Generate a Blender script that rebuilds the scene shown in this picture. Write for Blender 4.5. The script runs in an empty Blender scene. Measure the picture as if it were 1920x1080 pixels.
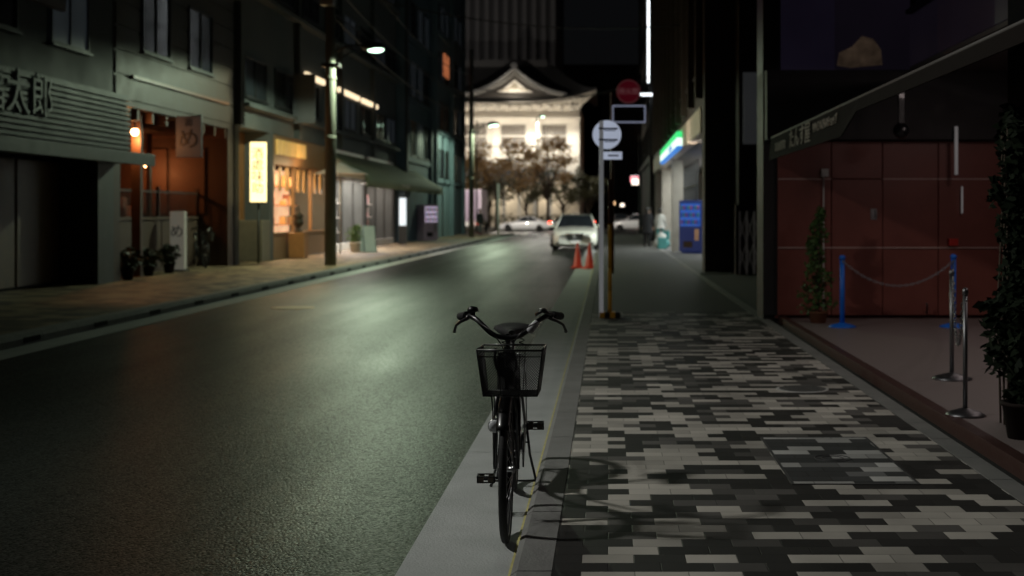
import bpy, math, random
from mathutils import Vector, Matrix
random.seed(7)
S=bpy.context.scene
C=S.collection
R=random.random
def U(a,b): return random.uniform(a,b)

# ---------------------------------------------------------------- materials
_mats={}
def nn(nt,t,**k):
    n=nt.nodes.new(t)
    for a,b in k.items(): setattr(n,a,b)
    return n
def mth(nt,op,a,b=None,c=None):
    n=nn(nt,'ShaderNodeMath',operation=op)
    for i,x in enumerate((a,b,c)):
        if x is None: continue
        if isinstance(x,(int,float)): n.inputs[i].default_value=x
        else: nt.links.new(x,n.inputs[i])
    return n.outputs[0]
def mixc(nt,f,a,b,blend='MIX'):
    n=nn(nt,'ShaderNodeMix',data_type='RGBA',blend_type=blend)
    for i,x in ((0,f),(6,a),(7,b)):
        if isinstance(x,(int,float)): n.inputs[i].default_value=x
        elif isinstance(x,(tuple,list)): n.inputs[i].default_value=(*x[:3],1)
        else: nt.links.new(x,n.inputs[i])
    return n.outputs[2]
def base(name):
    m=bpy.data.materials.new(name); m.use_nodes=True
    nt=m.node_tree; p=nt.nodes['Principled BSDF']
    return m,nt,p
def M(name,col,rough=.6,metal=0,scale=4,var=.3,bump=0,bscale=60,spec=.5,coat=0):
    if name in _mats: return _mats[name]
    m,nt,p=base(name)
    tc=nn(nt,'ShaderNodeTexCoord')
    no=nn(nt,'ShaderNodeTexNoise'); no.inputs['Scale'].default_value=scale; no.inputs['Detail'].default_value=6; no.inputs['Roughness'].default_value=.65
    nt.links.new(tc.outputs['Object'],no.inputs['Vector'])
    c=mixc(nt,no.outputs[0],[x*(1-var) for x in col],[min(1,x*(1+var)) for x in col])
    nt.links.new(c,p.inputs['Base Color'])
    r=mth(nt,'MULTIPLY_ADD',no.outputs[0],.25,rough-.12)
    nt.links.new(r,p.inputs['Roughness'])
    p.inputs['Metallic'].default_value=metal
    p.inputs['Specular IOR Level'].default_value=spec
    p.inputs['Coat Weight'].default_value=coat
    if bump:
        n2=nn(nt,'ShaderNodeTexNoise'); n2.inputs['Scale'].default_value=bscale; n2.inputs['Detail'].default_value=3
        nt.links.new(tc.outputs['Object'],n2.inputs['Vector'])
        b=nn(nt,'ShaderNodeBump'); b.inputs['Strength'].default_value=bump; b.inputs['Distance'].default_value=.01
        nt.links.new(n2.outputs[0],b.inputs['Height']); nt.links.new(b.outputs[0],p.inputs['Normal'])
    _mats[name]=m; return m
def E(name,col,st,var=.3,scale=3,bc=.5):
    if name in _mats: return _mats[name]
    m,nt,p=base(name)
    tc=nn(nt,'ShaderNodeTexCoord')
    no=nn(nt,'ShaderNodeTexNoise'); no.inputs['Scale'].default_value=scale; no.inputs['Detail'].default_value=3
    nt.links.new(tc.outputs['Object'],no.inputs['Vector'])
    p.inputs['Base Color'].default_value=(*[c*bc for c in col],1)
    c=mixc(nt,no.outputs[0],[x*(1-var) for x in col],list(col))
    nt.links.new(c,p.inputs['Emission Color'])
    p.inputs['Emission Strength'].default_value=st
    _mats[name]=m; return m

def paver_mat(name,tw,th,cols,thr,corr=.5,joint=.035,rough=.6,sc=(.45,.27,1)):
    m,nt,p=base(name)
    L=nt.links.new
    tc=nn(nt,'ShaderNodeTexCoord'); sp=nn(nt,'ShaderNodeSeparateXYZ'); L(tc.outputs['Object'],sp.inputs[0])
    ys=mth(nt,'DIVIDE',sp.outputs[1],th); row=mth(nt,'FLOOR',ys)
    half=mth(nt,'MULTIPLY',mth(nt,'MODULO',mth(nt,'ADD',row,1000),2),.5)
    xs=mth(nt,'ADD',mth(nt,'DIVIDE',sp.outputs[0],tw),half); col=mth(nt,'FLOOR',xs)
    cv=nn(nt,'ShaderNodeCombineXYZ'); L(col,cv.inputs[0]); L(row,cv.inputs[1])
    wn=nn(nt,'ShaderNodeTexWhiteNoise'); L(cv.outputs[0],wn.inputs[0])
    vm=nn(nt,'ShaderNodeVectorMath',operation='MULTIPLY'); L(cv.outputs[0],vm.inputs[0]); vm.inputs[1].default_value=sc
    no=nn(nt,'ShaderNodeTexNoise'); no.inputs['Scale'].default_value=1; no.inputs['Detail'].default_value=1; L(vm.outputs[0],no.inputs['Vector'])
    v=mth(nt,'ADD',mth(nt,'MULTIPLY',wn.outputs[0],1-corr),mth(nt,'MULTIPLY',mth(nt,'MULTIPLY_ADD',no.outputs[0],2.2,-.6),corr))
    s1=mth(nt,'GREATER_THAN',v,thr[0]); s2=mth(nt,'GREATER_THAN',v,thr[1])
    c=mixc(nt,s1,cols[0],cols[1]); c=mixc(nt,s2,c,cols[2])
    wn2=nn(nt,'ShaderNodeTexWhiteNoise'); va=nn(nt,'ShaderNodeVectorMath',operation='ADD'); L(cv.outputs[0],va.inputs[0]); va.inputs[1].default_value=(31,17,3); L(va.outputs[0],wn2.inputs[0])
    t=mth(nt,'MULTIPLY_ADD',wn2.outputs[0],.45,.75)
    n3=nn(nt,'ShaderNodeTexNoise'); n3.inputs['Scale'].default_value=1.6; n3.inputs['Detail'].default_value=8; L(tc.outputs['Object'],n3.inputs['Vector'])
    t=mth(nt,'MULTIPLY',t,mth(nt,'MULTIPLY_ADD',n3.outputs[0],1.2,.4))
    fx=mth(nt,'FRACT',xs); fy=mth(nt,'FRACT',ys)
    ex=mth(nt,'MINIMUM',fx,mth(nt,'SUBTRACT',1,fx)); ey=mth(nt,'MINIMUM',fy,mth(nt,'SUBTRACT',1,fy))
    ey2=mth(nt,'MULTIPLY',ey,th/tw)
    e=mth(nt,'MINIMUM',ex,ey2)
    jm=mth(nt,'SMOOTH_MIN',mth(nt,'DIVIDE',e,joint*.5),1,.1)
    t=mth(nt,'MULTIPLY',t,mth(nt,'MULTIPLY_ADD',jm,.7,.3))
    tcb=nn(nt,'ShaderNodeCombineColor'); L(t,tcb.inputs[0]);L(t,tcb.inputs[1]);L(t,tcb.inputs[2])
    L(mixc(nt,1.0,c,tcb.outputs[0],'MULTIPLY'),p.inputs['Base Color'])
    p.inputs['Roughness'].default_value=rough
    p.inputs['Specular IOR Level'].default_value=.3
    n4=nn(nt,'ShaderNodeTexNoise'); n4.inputs['Scale'].default_value=140; L(tc.outputs['Object'],n4.inputs['Vector'])
    h=mth(nt,'ADD',mth(nt,'MULTIPLY',n4.outputs[0],.3),jm)
    h=mth(nt,'ADD',h,mth(nt,'MULTIPLY',wn2.outputs[0],.35))
    b=nn(nt,'ShaderNodeBump'); b.inputs['Strength'].default_value=.5; b.inputs['Distance'].default_value=.004
    L(h,b.inputs['Height']); L(b.outputs[0],p.inputs['Normal'])
    return m

def asphalt_mat():
    m,nt,p=base('asphalt'); L=nt.links.new
    tc=nn(nt,'ShaderNodeTexCoord')
    a=nn(nt,'ShaderNodeTexNoise'); a.inputs['Scale'].default_value=.35; a.inputs['Detail'].default_value=8; L(tc.outputs['Object'],a.inputs['Vector'])
    mp=nn(nt,'ShaderNodeMapping'); mp.inputs['Scale'].default_value=(1.8,.10,1); L(tc.outputs['Object'],mp.inputs[0])
    s=nn(nt,'ShaderNodeTexNoise'); s.inputs['Scale'].default_value=1; s.inputs['Detail'].default_value=4; L(mp.outputs[0],s.inputs['Vector'])
    g=nn(nt,'ShaderNodeTexVoronoi'); g.inputs['Scale'].default_value=80; L(tc.outputs['Object'],g.inputs['Vector'])
    g2=nn(nt,'ShaderNodeTexNoise'); g2.inputs['Scale'].default_value=55; g2.inputs['Detail'].default_value=5; L(tc.outputs['Object'],g2.inputs['Vector'])
    f=mth(nt,'MULTIPLY_ADD',g.outputs['Color'],.6,mth(nt,'MULTIPLY',a.outputs[0],.4))
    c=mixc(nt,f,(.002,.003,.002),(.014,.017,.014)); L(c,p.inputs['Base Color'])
    r=mth(nt,'ADD',.27,mth(nt,'MULTIPLY',mth(nt,'ADD',a.outputs[0],mth(nt,'MULTIPLY',s.outputs[0],1.8)),.11))
    L(r,p.inputs['Roughness'])
    sp=mth(nt,'MULTIPLY_ADD',mth(nt,'POWER',g.outputs['Color'],2),.42,.015)
    L(sp,p.inputs['Specular IOR Level'])
    h=mth(nt,'ADD',mth(nt,'MULTIPLY',g.outputs['Distance'],-.9),g2.outputs[0])
    h=mth(nt,'ADD',h,mth(nt,'MULTIPLY',s.outputs[0],.8))
    b=nn(nt,'ShaderNodeBump'); b.inputs['Strength'].default_value=.28; b.inputs['Distance'].default_value=.008
    L(h,b.inputs['Height']); L(b.outputs[0],p.inputs['Normal'])
    return m

# ---------------------------------------------------------------- mesh builder
class MB:
    def __init__(s): s.v=[];s.f=[];s.m=[];s.sm=[]
    def add(s,vs,fs,m=0,sm=False):
        o=len(s.v); s.v+= [tuple(v) for v in vs]
        for f in fs: s.f.append(tuple(i+o for i in f)); s.m.append(m); s.sm.append(sm)
    def box(s,x0,x1,y0,y1,z0,z1,m=0):
        s.add([(x0,y0,z0),(x1,y0,z0),(x1,y1,z0),(x0,y1,z0),(x0,y0,z1),(x1,y0,z1),(x1,y1,z1),(x0,y1,z1)],
              [(0,3,2,1),(4,5,6,7),(0,1,5,4),(1,2,6,5),(2,3,7,6),(3,0,4,7)],m)
        return s
    def tube(s,pts,r,n=8,m=0,cap=True,closed=False):
        pts=[Vector(p) for p in pts]; k=len(pts)
        rs=r if isinstance(r,(list,tuple)) else [r]*k
        vs=[];prev=None
        for i,p in enumerate(pts):
            if closed: d=pts[(i+1)%k]-pts[i-1]
            else: d=pts[min(i+1,k-1)]-pts[max(i-1,0)]
            d.normalize()
            if prev is None:
                up=Vector((0,0,1)) if abs(d.z)<.9 else Vector((1,0,0))
                a=d.cross(up).normalized()
            else:
                a=(prev-d*prev.dot(d)).normalized()
            prev=a; b=d.cross(a)
            for j in range(n):
                t=2*math.pi*j/n
                vs.append(p+(a*math.cos(t)+b*math.sin(t))*rs[i])
        fs=[]
        for i in range(k if closed else k-1):
            i2=(i+1)%k
            for j in range(n): fs.append((i*n+j,i*n+(j+1)%n,i2*n+(j+1)%n,i2*n+j))
        s.add(vs,fs,m,True)
        if cap and not closed:
            o=len(s.v)-len(vs)
            s.f.append(tuple(o+j for j in range(n))[::-1]); s.m.append(m); s.sm.append(False)
            s.f.append(tuple(o+(k-1)*n+j for j in range(n))); s.m.append(m); s.sm.append(False)
        return s
    def cyl(s,a,b,r,r2=None,n=12,m=0): return s.tube([a,b],[r,r if r2 is None else r2],n,m)
    def lathe(s,c,prof,n=24,m=0,axis='z'):
        vs=[]
        for (r,h) in prof:
            for j in range(n):
                t=2*math.pi*j/n; a,b=r*math.cos(t),r*math.sin(t)
                if axis=='z': vs.append((c[0]+a,c[1]+b,c[2]+h))
                elif axis=='x': vs.append((c[0]+h,c[1]+a,c[2]+b))
                else: vs.append((c[0]+b,c[1]+h,c[2]+a))
        fs=[(i*n+j,i*n+(j+1)%n,(i+1)*n+(j+1)%n,(i+1)*n+j) for i in range(len(prof)-1) for j in range(n)]
        fs.append(tuple(range(n))[::-1]); fs.append(tuple((len(prof)-1)*n+j for j in range(n)))
        s.add(vs,fs,m,False)
        for i in range(len(s.sm)-len(fs),len(s.sm)-2): s.sm[i]=True
        return s
    def arc(s,c,Rr,r,a0=0,a1=2*math.pi,n=48,k=8,m=0,axis='x'):
        full=abs(a1-a0)>=2*math.pi-1e-4
        pts=[]
        for i in range(n if full else n+1):
            t=a0+(a1-a0)*i/n
            if axis=='x': pts.append((c[0],c[1]+Rr*math.cos(t),c[2]+Rr*math.sin(t)))
            elif axis=='y': pts.append((c[0]+Rr*math.cos(t),c[1],c[2]+Rr*math.sin(t)))
            else: pts.append((c[0]+Rr*math.cos(t),c[1]+Rr*math.sin(t),c[2]))
        return s.tube(pts,r,k,m,closed=full)
    def ball(s,c,rx,ry=None,rz=None,n=14,m=0):
        ry=rx if ry is None else ry; rz=rx if rz is None else rz
        prof=[(math.sin(math.pi*(i+.02)/(n/2+.04)),-math.cos(math.pi*(i+.02)/(n/2+.04))) for i in range(n//2+1)]
        vs=[];k=len(prof)
        for (r,h) in prof:
            for j in range(n):
                t=2*math.pi*j/n; vs.append((c[0]+rx*r*math.cos(t),c[1]+ry*r*math.sin(t),c[2]+rz*h))
        fs=[(i*n+j,i*n+(j+1)%n,(i+1)*n+(j+1)%n,(i+1)*n+j) for i in range(k-1) for j in range(n)]
        fs+= [tuple(range(n))[::-1],tuple((k-1)*n+j for j in range(n))]
        s.add(vs,fs,m,True); return s
    def ext(s,poly,axis,a,b,m=0):
        n=len(poly)
        def P(p,h):
            if axis=='x': return (h,p[0],p[1])
            if axis=='y': return (p[0],h,p[1])
            return (p[0],p[1],h)
        vs=[P(p,a) for p in poly]+[P(p,b) for p in poly]
        fs=[tuple(range(n))[::-1],tuple(range(n,2*n))]+[(i,(i+1)%n,n+(i+1)%n,n+i) for i in range(n)]
        s.add(vs,fs,m); return s
    def mesh(s,name,mats,off=(0,0,0)):
        me=bpy.data.meshes.new(name)
        me.from_pydata([(v[0]-off[0],v[1]-off[1],v[2]-off[2]) for v in s.v],[],s.f)
        for x in mats: me.materials.append(x)
        for p,mi,sm in zip(me.polygons,s.m,s.sm): p.material_index=mi; p.use_smooth=sm
        me.update(); return me

def tag(o,label=None,category=None,group=None,kind=None):
    if label: o['label']=label
    if category: o['category']=category
    if group: o['group']=group
    if kind: o['kind']=kind
    return o
def thing(name,loc,label,category,group=None,rot=0):
    o=bpy.data.objects.new(name,None); o.empty_display_size=.2
    o.location=loc; o.rotation_euler=(0,0,rot); C.objects.link(o)
    return tag(o,label,category,group)
def part(name,mb,mats,parent=None,absolute=False,label=None,bevel=0,loc=None,rot=None):
    if not isinstance(mats,(list,tuple)): mats=[mats]
    off=(0,0,0)
    if absolute and parent is not None:
        q=parent; off=Vector((0,0,0))
        while q is not None: off=off+q.location; q=q.parent
    me=mb.mesh(name,mats,off)
    o=bpy.data.objects.new(name,me); C.objects.link(o)
    if parent is not None: o.parent=parent
    if loc is not None: o.location=loc
    if rot is not None: o.rotation_euler=rot
    if label: o['label']=label
    if bevel:
        b=o.modifiers.new('bevel','BEVEL'); b.width=bevel; b.segments=2; b.limit_method='ANGLE'
    return o
def solo(name,mb,mats,loc,label,category,group=None,bevel=0,absolute=True,rot=0):
    if not isinstance(mats,(list,tuple)): mats=[mats]
    me=mb.mesh(name,mats,loc if absolute else (0,0,0))
    o=bpy.data.objects.new(name,me); C.objects.link(o); o.location=loc; o.rotation_euler=(0,0,rot)
    if bevel:
        b=o.modifiers.new('bevel','BEVEL'); b.width=bevel; b.segments=2; b.limit_method='ANGLE'
    return tag(o,label,category,group)
def struct(name,mb,mats):
    if not isinstance(mats,(list,tuple)): mats=[mats]
    o=bpy.data.objects.new(name,mb.mesh(name,mats)); C.objects.link(o); o['kind']='structure'; return o
def clone(root,loc,rot=None,label=None):
    ch=[o for o in C.objects if o.parent==root]
    n=root.copy(); C.objects.link(n); n.location=loc
    if rot is not None: n.rotation_euler=(0,0,rot)
    if label: n['label']=label
    for c in ch:
        k=c.copy(); C.objects.link(k); k.parent=n
        for g in [o for o in C.objects if o.parent==c]:
            h=g.copy(); C.objects.link(h); h.parent=k
    return n
def text(s,size,o,ax,ay,mat,parent,xs=1,name='lettering',ext=.004,spacing=1.0,line=1.0):
    cu=bpy.data.curves.new('t','FONT'); cu.body=s; cu.size=size; cu.align_x='CENTER'; cu.align_y='CENTER'; cu.extrude=ext
    cu.space_character=spacing; cu.space_line=line
    ob=bpy.data.objects.new('t',cu); C.objects.link(ob)
    dg=bpy.context.evaluated_depsgraph_get(); dg.update()
    me=bpy.data.meshes.new_from_object(ob.evaluated_get(dg))
    bpy.data.objects.remove(ob)
    ax=Vector(ax);ay=Vector(ay);nz=ax.cross(ay)
    off=Vector((0,0,0)); q=parent
    while q is not None: off=off+q.location; q=q.parent
    for v in me.vertices: v.co=Vector(o)-off+ax*(v.co.x*xs)+ay*v.co.y+nz*v.co.z
    me.materials.clear(); me.materials.append(mat)
    t=bpy.data.objects.new(name,me); C.objects.link(t); t.parent=parent
    return t
def light(kind,loc,power,col,parent=None,size=.3,spot=None,target=None,name='lamp_light',blend=.5,sy=None):
    d=bpy.data.lights.new(name,kind); d.energy=power; d.color=col
    if kind=='AREA':
        d.size=size
        if sy: d.shape='RECTANGLE'; d.size_y=sy
    else: d.shadow_soft_size=size
    if kind=='SPOT': d.spot_size=math.radians(spot); d.spot_blend=blend
    o=bpy.data.objects.new(name,d); C.objects.link(o)
    o.location=loc
    if target is not None:
        o.rotation_euler=(Vector(target)-Vector(loc)).to_track_quat('-Z','Y').to_euler()
    if parent is not None:
        o.parent=parent; q=parent; off=Vector((0,0,0))
        while q is not None: off=off+q.location; q=q.parent
        o.location=Vector(loc)-off
    return o
FX=((0,1,0),(0,0,1))
FR=((0,-1,0),(0,0,1))
FC=((1,0,0),(0,0,1))

# ---------------------------------------------------------------- palette
asphalt=asphalt_mat()
PC=[(.032,.031,.029),(.105,.10,.093),(.48,.455,.405)]
pav_r=paver_mat('pavers_grey',.21,.125,PC,[.44,.555],corr=.42,sc=(.5,.36,1),joint=.03)
pav_l=paver_mat('pavers_brown',.3,.3,[(.08,.05,.03),(.16,.11,.06),(.28,.21,.12)],[.4,.6],corr=.2)
conc=M('concrete',(.42,.44,.43),.75,scale=2.2,var=.35,bump=.35,bscale=90)
conc2=M('concrete_kerb',(.22,.22,.21),.8,scale=3,var=.45,bump=.4,bscale=70)
gran=M('granite_pink',(.25,.205,.195),.5,scale=60,var=.35)
sill=M('granite_red',(.07,.035,.03),.4,scale=30,var=.3)
darkw=M('dark_wall',(.020,.022,.024),.7,scale=1.2,var=.5,bump=.2,bscale=20)
greyw=M('grey_render_wall',(.062,.068,.068),.8,scale=.8,var=.55,bump=.2,bscale=15)
tealw=M('blue_grey_wall',(.085,.13,.16),.7,scale=.8,var=.4)
brownw=M('brown_tile_wall',(.045,.026,.018),.6,scale=3,var=.5,bump=.3,bscale=12)
glassd=M('dark_glass',(.02,.025,.03),.12,scale=2,var=.3,spec=.8)
frame=M('window_frame',(.02,.02,.02),.5,metal=.3,var=.2)
black=M('black_paint',(.009,.009,.010),.32,var=.3,scale=20,coat=.3)
rubber=M('rubber',(.013,.013,.013),.75,scale=30,var=.3,bump=.3,bscale=200)
chrome=M('chrome',(.75,.75,.75),.2,metal=1,var=.1)
steel=M('steel',(.40,.40,.41),.3,metal=1,scale=12,var=.2)
galv=M('galvanised',(.35,.36,.36),.5,metal=.7,scale=10,var=.3)
wood=M('orange_wood',(.34,.15,.05),.5,scale=6,var=.4)
dwood=M('dark_wood',(.07,.035,.02),.55,scale=6,var=.4)
redw=M('red_panel',(.225,.064,.048),.42,scale=1.1,var=.4,bump=.06,bscale=8)
blueP=M('blue_plastic',(.015,.17,.75),.4,var=.15)
conec=E('cone_orange',(.90,.07,.03),.08,.15,8)
white=M('white_paint',(.75,.75,.73),.45,scale=6,var=.12)
signw=E('sign_glow_white',(.72,.80,1),.45,.2,8)  # sign glows by itself; its lit look is put in as bluish emission
leafm=M('leaf_green',(.07,.14,.035),.6,scale=9,var=.6)
leafd=M('leaf_dark',(.010,.016,.008),.7,scale=9,var=.6,spec=.12)
leafb=M('leaf_autumn',(.40,.25,.10),.6,scale=3,var=.6)
leafe=M('leaf_evergreen',(.10,.10,.045),.6,scale=9,var=.6)
bark=M('bark',(.07,.05,.035),.9,scale=10,var=.4,bump=.6,bscale=30)
polem=M('concrete_pole',(.13,.13,.105),.8,scale=3,var=.25,bump=.2,bscale=50)
grayp=M('grey_letter',(.17,.175,.18),.6,var=.1)
e_warm2=E('warm_strip',(1,.78,.5),1.6,.3,1)
e_org=E('orange_glow',(1,.50,.22),16)
e_lamp=E('lamp_panel',(.66,1,.74),5,.05)
e_white=E('white_lightbox',(.85,.95,1),1.0,.3)
e_yel=E('yellow_lightbox',(1,.80,.36),2.6,.25,2)
e_red=E('red_light',(1,.05,.02),9)

# ---------------------------------------------------------------- ground
g=MB(); g.box(-400,400,-40,900,-.3,-.006); struct('ground',g,M('ground_dark',(.04,.04,.04),.9,scale=.5,var=.3,bump=.3))
g=MB(); g.add([(-6.2,-12,0),(-.88,-12,0),(-.88,92,0),(-6.2,92,0)],[(0,1,2,3)])
g.add([(-120,92,0),(120,92,0),(120,124,0),(-120,124,0)],[(0,1,2,3)])
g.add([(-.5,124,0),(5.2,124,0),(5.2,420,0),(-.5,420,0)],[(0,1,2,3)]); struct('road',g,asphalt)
g=MB()
y=-12
while y<90:
    for (a,b) in ((-.88,-.36),(-6.62,-6.2)):
        g.box(a,b,y+.006,y+5.0,-.05,.004)
    y+=5.006
struct('gutter_concrete',g,conc)
g=MB(); g.box(-.413,-.402,-12,90,.002,.0085); struct('gutter_yellow_line',g,M('yellow_worn',(.55,.50,.2),.7,scale=14,var=.5))
def kerb(x0,x1,face):
    g=MB(); y=-12
    while y<90:
        if face<0: poly=[(x0,-.05),(x1,-.05),(x1,.103),(x0+.035,.103),(x0+.008,.085),(x0,.05)]
        else: poly=[(x0,-.05),(x1,-.05),(x1,.08),(x1-.03,.135),(x0,.14)]
        g.ext(poly,'y',y+.005,y+.995); y+=1.0
    return g
struct('kerb',kerb(-.39,-.22,-1),conc2); struct('kerb',kerb(-6.8,-6.62,1),conc2)
g=MB(); y=-11.5
while y<80: g.box(-6.625,-6.612,y,y+.42,.03,.09); y+=2.0
struct('kerb_drain_slots',g,M('drain_dark',(.006,.006,.006),.9))
g=MB(); g.box(-.218,2.0,-12,18.2,-.1,.1); struct('pavement',g,pav_r)
g=MB(); g.box(-.218,2.0,18.205,90,-.1,.098); struct('pavement_far',g,M('dark_pavement',(.07,.07,.065),.7,scale=1.5,var=.4,bump=.3,bscale=60))
g=MB(); g.box(-13,-6.805,-12,90,-.1,.1); struct('pavement',g,pav_l)
g=MB(); y=-12
while y<90: g.box(2.003,2.13,y+.004,y+.6,-.1,.103); y+=.604
struct('border_stones',g,M('border_stone',(.20,.20,.19),.8,scale=2,var=.4))
g=MB(); g.box(2.133,2.24,-12,16.9,-.1,.055); struct('drain_channel',g,M('drain_black',(.01,.01,.01),.8))
g=MB(); g.box(2.243,2.33,2,16.9,-.1,.15); struct('entrance_edge',g,sill)
g=MB(); g.box(2.333,9,2,16.6,-.1,.14); struct('entrance_floor',g,gran)
g=MB(); g.box(2.133,14,16.905,30,-.1,.07); struct('lot_ground',g,M('lot',(.05,.05,.05),.9))
g=MB(); g.box(2.133,14,30.005,90,-.1,.094); struct('lot_ground',g,M('lot2',(.10,.10,.10),.8))
g=MB()
for i in range(7): g.box(-6.0+i*.8,-5.55+i*.8,86.5,89.7,.002,.006)
for i in range(10): g.box(-9,-6,93+i*.9,93.45+i*.9,.002,.006)
g.box(-6.1,-.95,84.8,85.2,.002,.006)
struct('crosswalk_marking',g,white)
g=MB(); g.box(-60,-.6,124,200,-.1,.12); g.box(5.3,60,124,420,-.1,.12); struct('pavement_beyond',g,conc2)

t=thing('manhole_cover',(1.28,7.3,.1),'square inset manhole cover with paver infill and metal frame','manhole cover')
fr_m=M('cover_frame',(.05,.05,.05),.7,scale=20)
g=MB()
for a in ((.95,.965,6.6,8.0),(1.60,1.615,6.6,8.0),(.965,1.60,6.6,6.62),(.965,1.60,7.98,8.0)): g.box(a[0],a[1],a[2],a[3],.09,.1035)
part('frame',g,fr_m,t,True)
g=MB(); g.box(.966,1.599,6.621,7.979,.09,.1025); part('cover',g,paver_mat('pavers_cover',.21,.125,[(.05,.052,.052),(.14,.143,.14),(.44,.44,.42)],[.38,.47],corr=.10,rough=.85),t,True)
g=MB(); g.arc((1.28,7.3,.1025),.10,.004,axis='z',k=6); g.arc((1.28,7.3,.1025),.06,.004,axis='z',k=6); part('emblem',g,fr_m,t,True)
t=thing('manhole_cover',(1.55,10.2,.1),'round metal manhole cover set in grey pavers','manhole cover')
g=MB(); g.lathe((1.55,10.2,.09),[(.21,0),(.21,.013),(.2,.014)],32); part('frame',g,M('pale_ring',(.45,.45,.43),.7),t,True)
g=MB(); g.lathe((1.55,10.2,.1),[(.185,0),(.185,.006)],32)
for i in range(-3,4): g.box(1.55-.13,1.55+.13,10.2+i*.045-.01,10.2+i*.045+.01,.1,.108)
part('cover',g,M('cover_iron',(.09,.09,.085),.7,scale=20),t,True)
solo('manhole_cover',MB().lathe((-5.0,20.3,0),[(.34,-.01),(.34,.006),(.32,.007)],32),M('brass_cover',(.3,.22,.1),.5,metal=.6,scale=30),(-5.0,20.3,0),'round brownish manhole cover in the asphalt','manhole cover')

# ---------------------------------------------------------------- bicycle
bk=thing('bicycle',(-.463,5.83,0.004),'black city bicycle with front basket standing on the gutter','bicycle',rot=math.radians(2.4))
def wheel(cy,steer=0,parent=bk):
    w=part('wheel',MB().lathe((-.04,0,0),[(.008,0),(.018,.003),(.018,.012),(.012,.014),(.012,.066),(.018,.068),(.018,.077),(.008,.08)],16,axis='x'),[steel],parent,loc=(0,cy,.33),rot=(0,0,steer))
    w.name='wheel'
    g=MB(); g.arc((0,0,0),.311,.0185,n=72,k=12)
    part('tyre',g,rubber,w)
    g=MB()
    g.lathe((0,0,0),[(.288,-.011),(.297,-.013),(.3,-.008),(.3,.008),(.297,.013),(.288,.011)],72,axis='x')
    g.f=g.f[:-2];g.m=g.m[:-2];g.sm=g.sm[:-2]
    part('rim',g,steel,w)
    g=MB()
    for i in range(36):
        t=2*math.pi*i/36; t2=t+(.5 if (i//2)%2 else -.5)
        sx=.032 if i%2 else -.032
        g.cyl((sx,.017*math.cos(t2),.017*math.sin(t2)),(0,.29*math.cos(t),.29*math.sin(t)),.0011,n=4)
    part('spokes',g,steel,w)
    return w
steer=math.radians(-1.0)
wheel(0,steer); wheel(1.12)
g=MB()
g.tube([(0,.105,.69),(0,.165,.87)],.019,12)
g.tube([(0,.118,.72),(0,.22,.56),(0,.36,.40),(0,.52,.315),(0,.66,.285)],.0165,10)
g.tube([(0,.14,.80),(0,.26,.65),(0,.42,.50),(0,.60,.43),(0,.725,.44)],.0125,10)
g.tube([(0,.66,.28),(0,.83,.70)],.015,10)
g.cyl((-.035,.66,.28),(.035,.66,.28),.021)
for s in (-1,1):
    g.tube([(s*.02,.67,.28),(s*.05,.80,.30),(s*.062,1.12,.33)],.009,8)
    g.tube([(s*.018,.80,.66),(s*.05,.93,.52),(s*.062,1.12,.33)],.008,8)
part('frame',g,black,bk)
g=MB()
for s in (-1,1):
    g.tube([(s*.045,.105,.68),(s*.05,.085,.60),(s*.052,.04,.45),(s*.052,0,.33)],[.013,.013,.011,.008],10)
g.tube([(-.047,.103,.685),(0,.107,.70),(.047,.103,.685)],.014,8)
part('fork',g,black,bk,rot=(0,0,steer))
def fender(cy,a0,a1,st):
    g=MB(); n=26; sec=[(-.028,-.012),(-.022,.0),(0,.006),(.022,0),(.028,-.012)]
    vs=[];fs=[]
    for i in range(n+1):
        t=a0+(a1-a0)*i/n
        for (x,d) in sec: vs.append((x,(.342+d)*math.cos(t),(.342+d)*math.sin(t)))
    for i in range(n):
        for j in range(4): fs.append((i*5+j,i*5+j+1,i*5+j+6,i*5+j+5))
    g.add(vs,fs,0,True)
    for s in (-1,1):
        tt=a1-.25 if cy>0 else a1-.3
        g.tube([(s*.05,0,0),(s*.03,.34*math.cos(tt),.34*math.sin(tt))],.0022,6)
    o=part('fender',g,black,bk,loc=(0,cy,.33),rot=(0,0,st)); o.modifiers.new('s','SOLIDIFY').thickness=.0015
fender(0,math.radians(20),math.radians(140),steer); fender(1.12,math.radians(170),math.radians(-20),0)
hb=part('handlebar',MB(),black,bk,rot=(0,0,steer)); 
g=MB()
half=[(0,.12,.918),(.035,.115,.920),(.075,.118,.935),(.11,.135,.968),(.145,.165,.998),(.18,.21,1.014),(.205,.265,1.012),(.24,.36,1.0)]
pts=[(-x,y,z) for x,y,z in half[::-1]]+half[1:]
def smooth(p,k=2):
    for _ in range(k):
        q=[p[0]]
        for a,b in zip(p[:-1],p[1:]):
            a=Vector(a);b=Vector(b); q+= [a*.75+b*.25,a*.25+b*.75]
        q.append(p[-1]); p=q
    return p
g.tube(smooth(pts),.0125,10)
g.tube([(0,.15,.85),(0,.168,.905),(0,.15,.92),(0,.118,.918)],[.012,.013,.015,.019],10)
hb.data=g.mesh('handlebar',[black])
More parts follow.
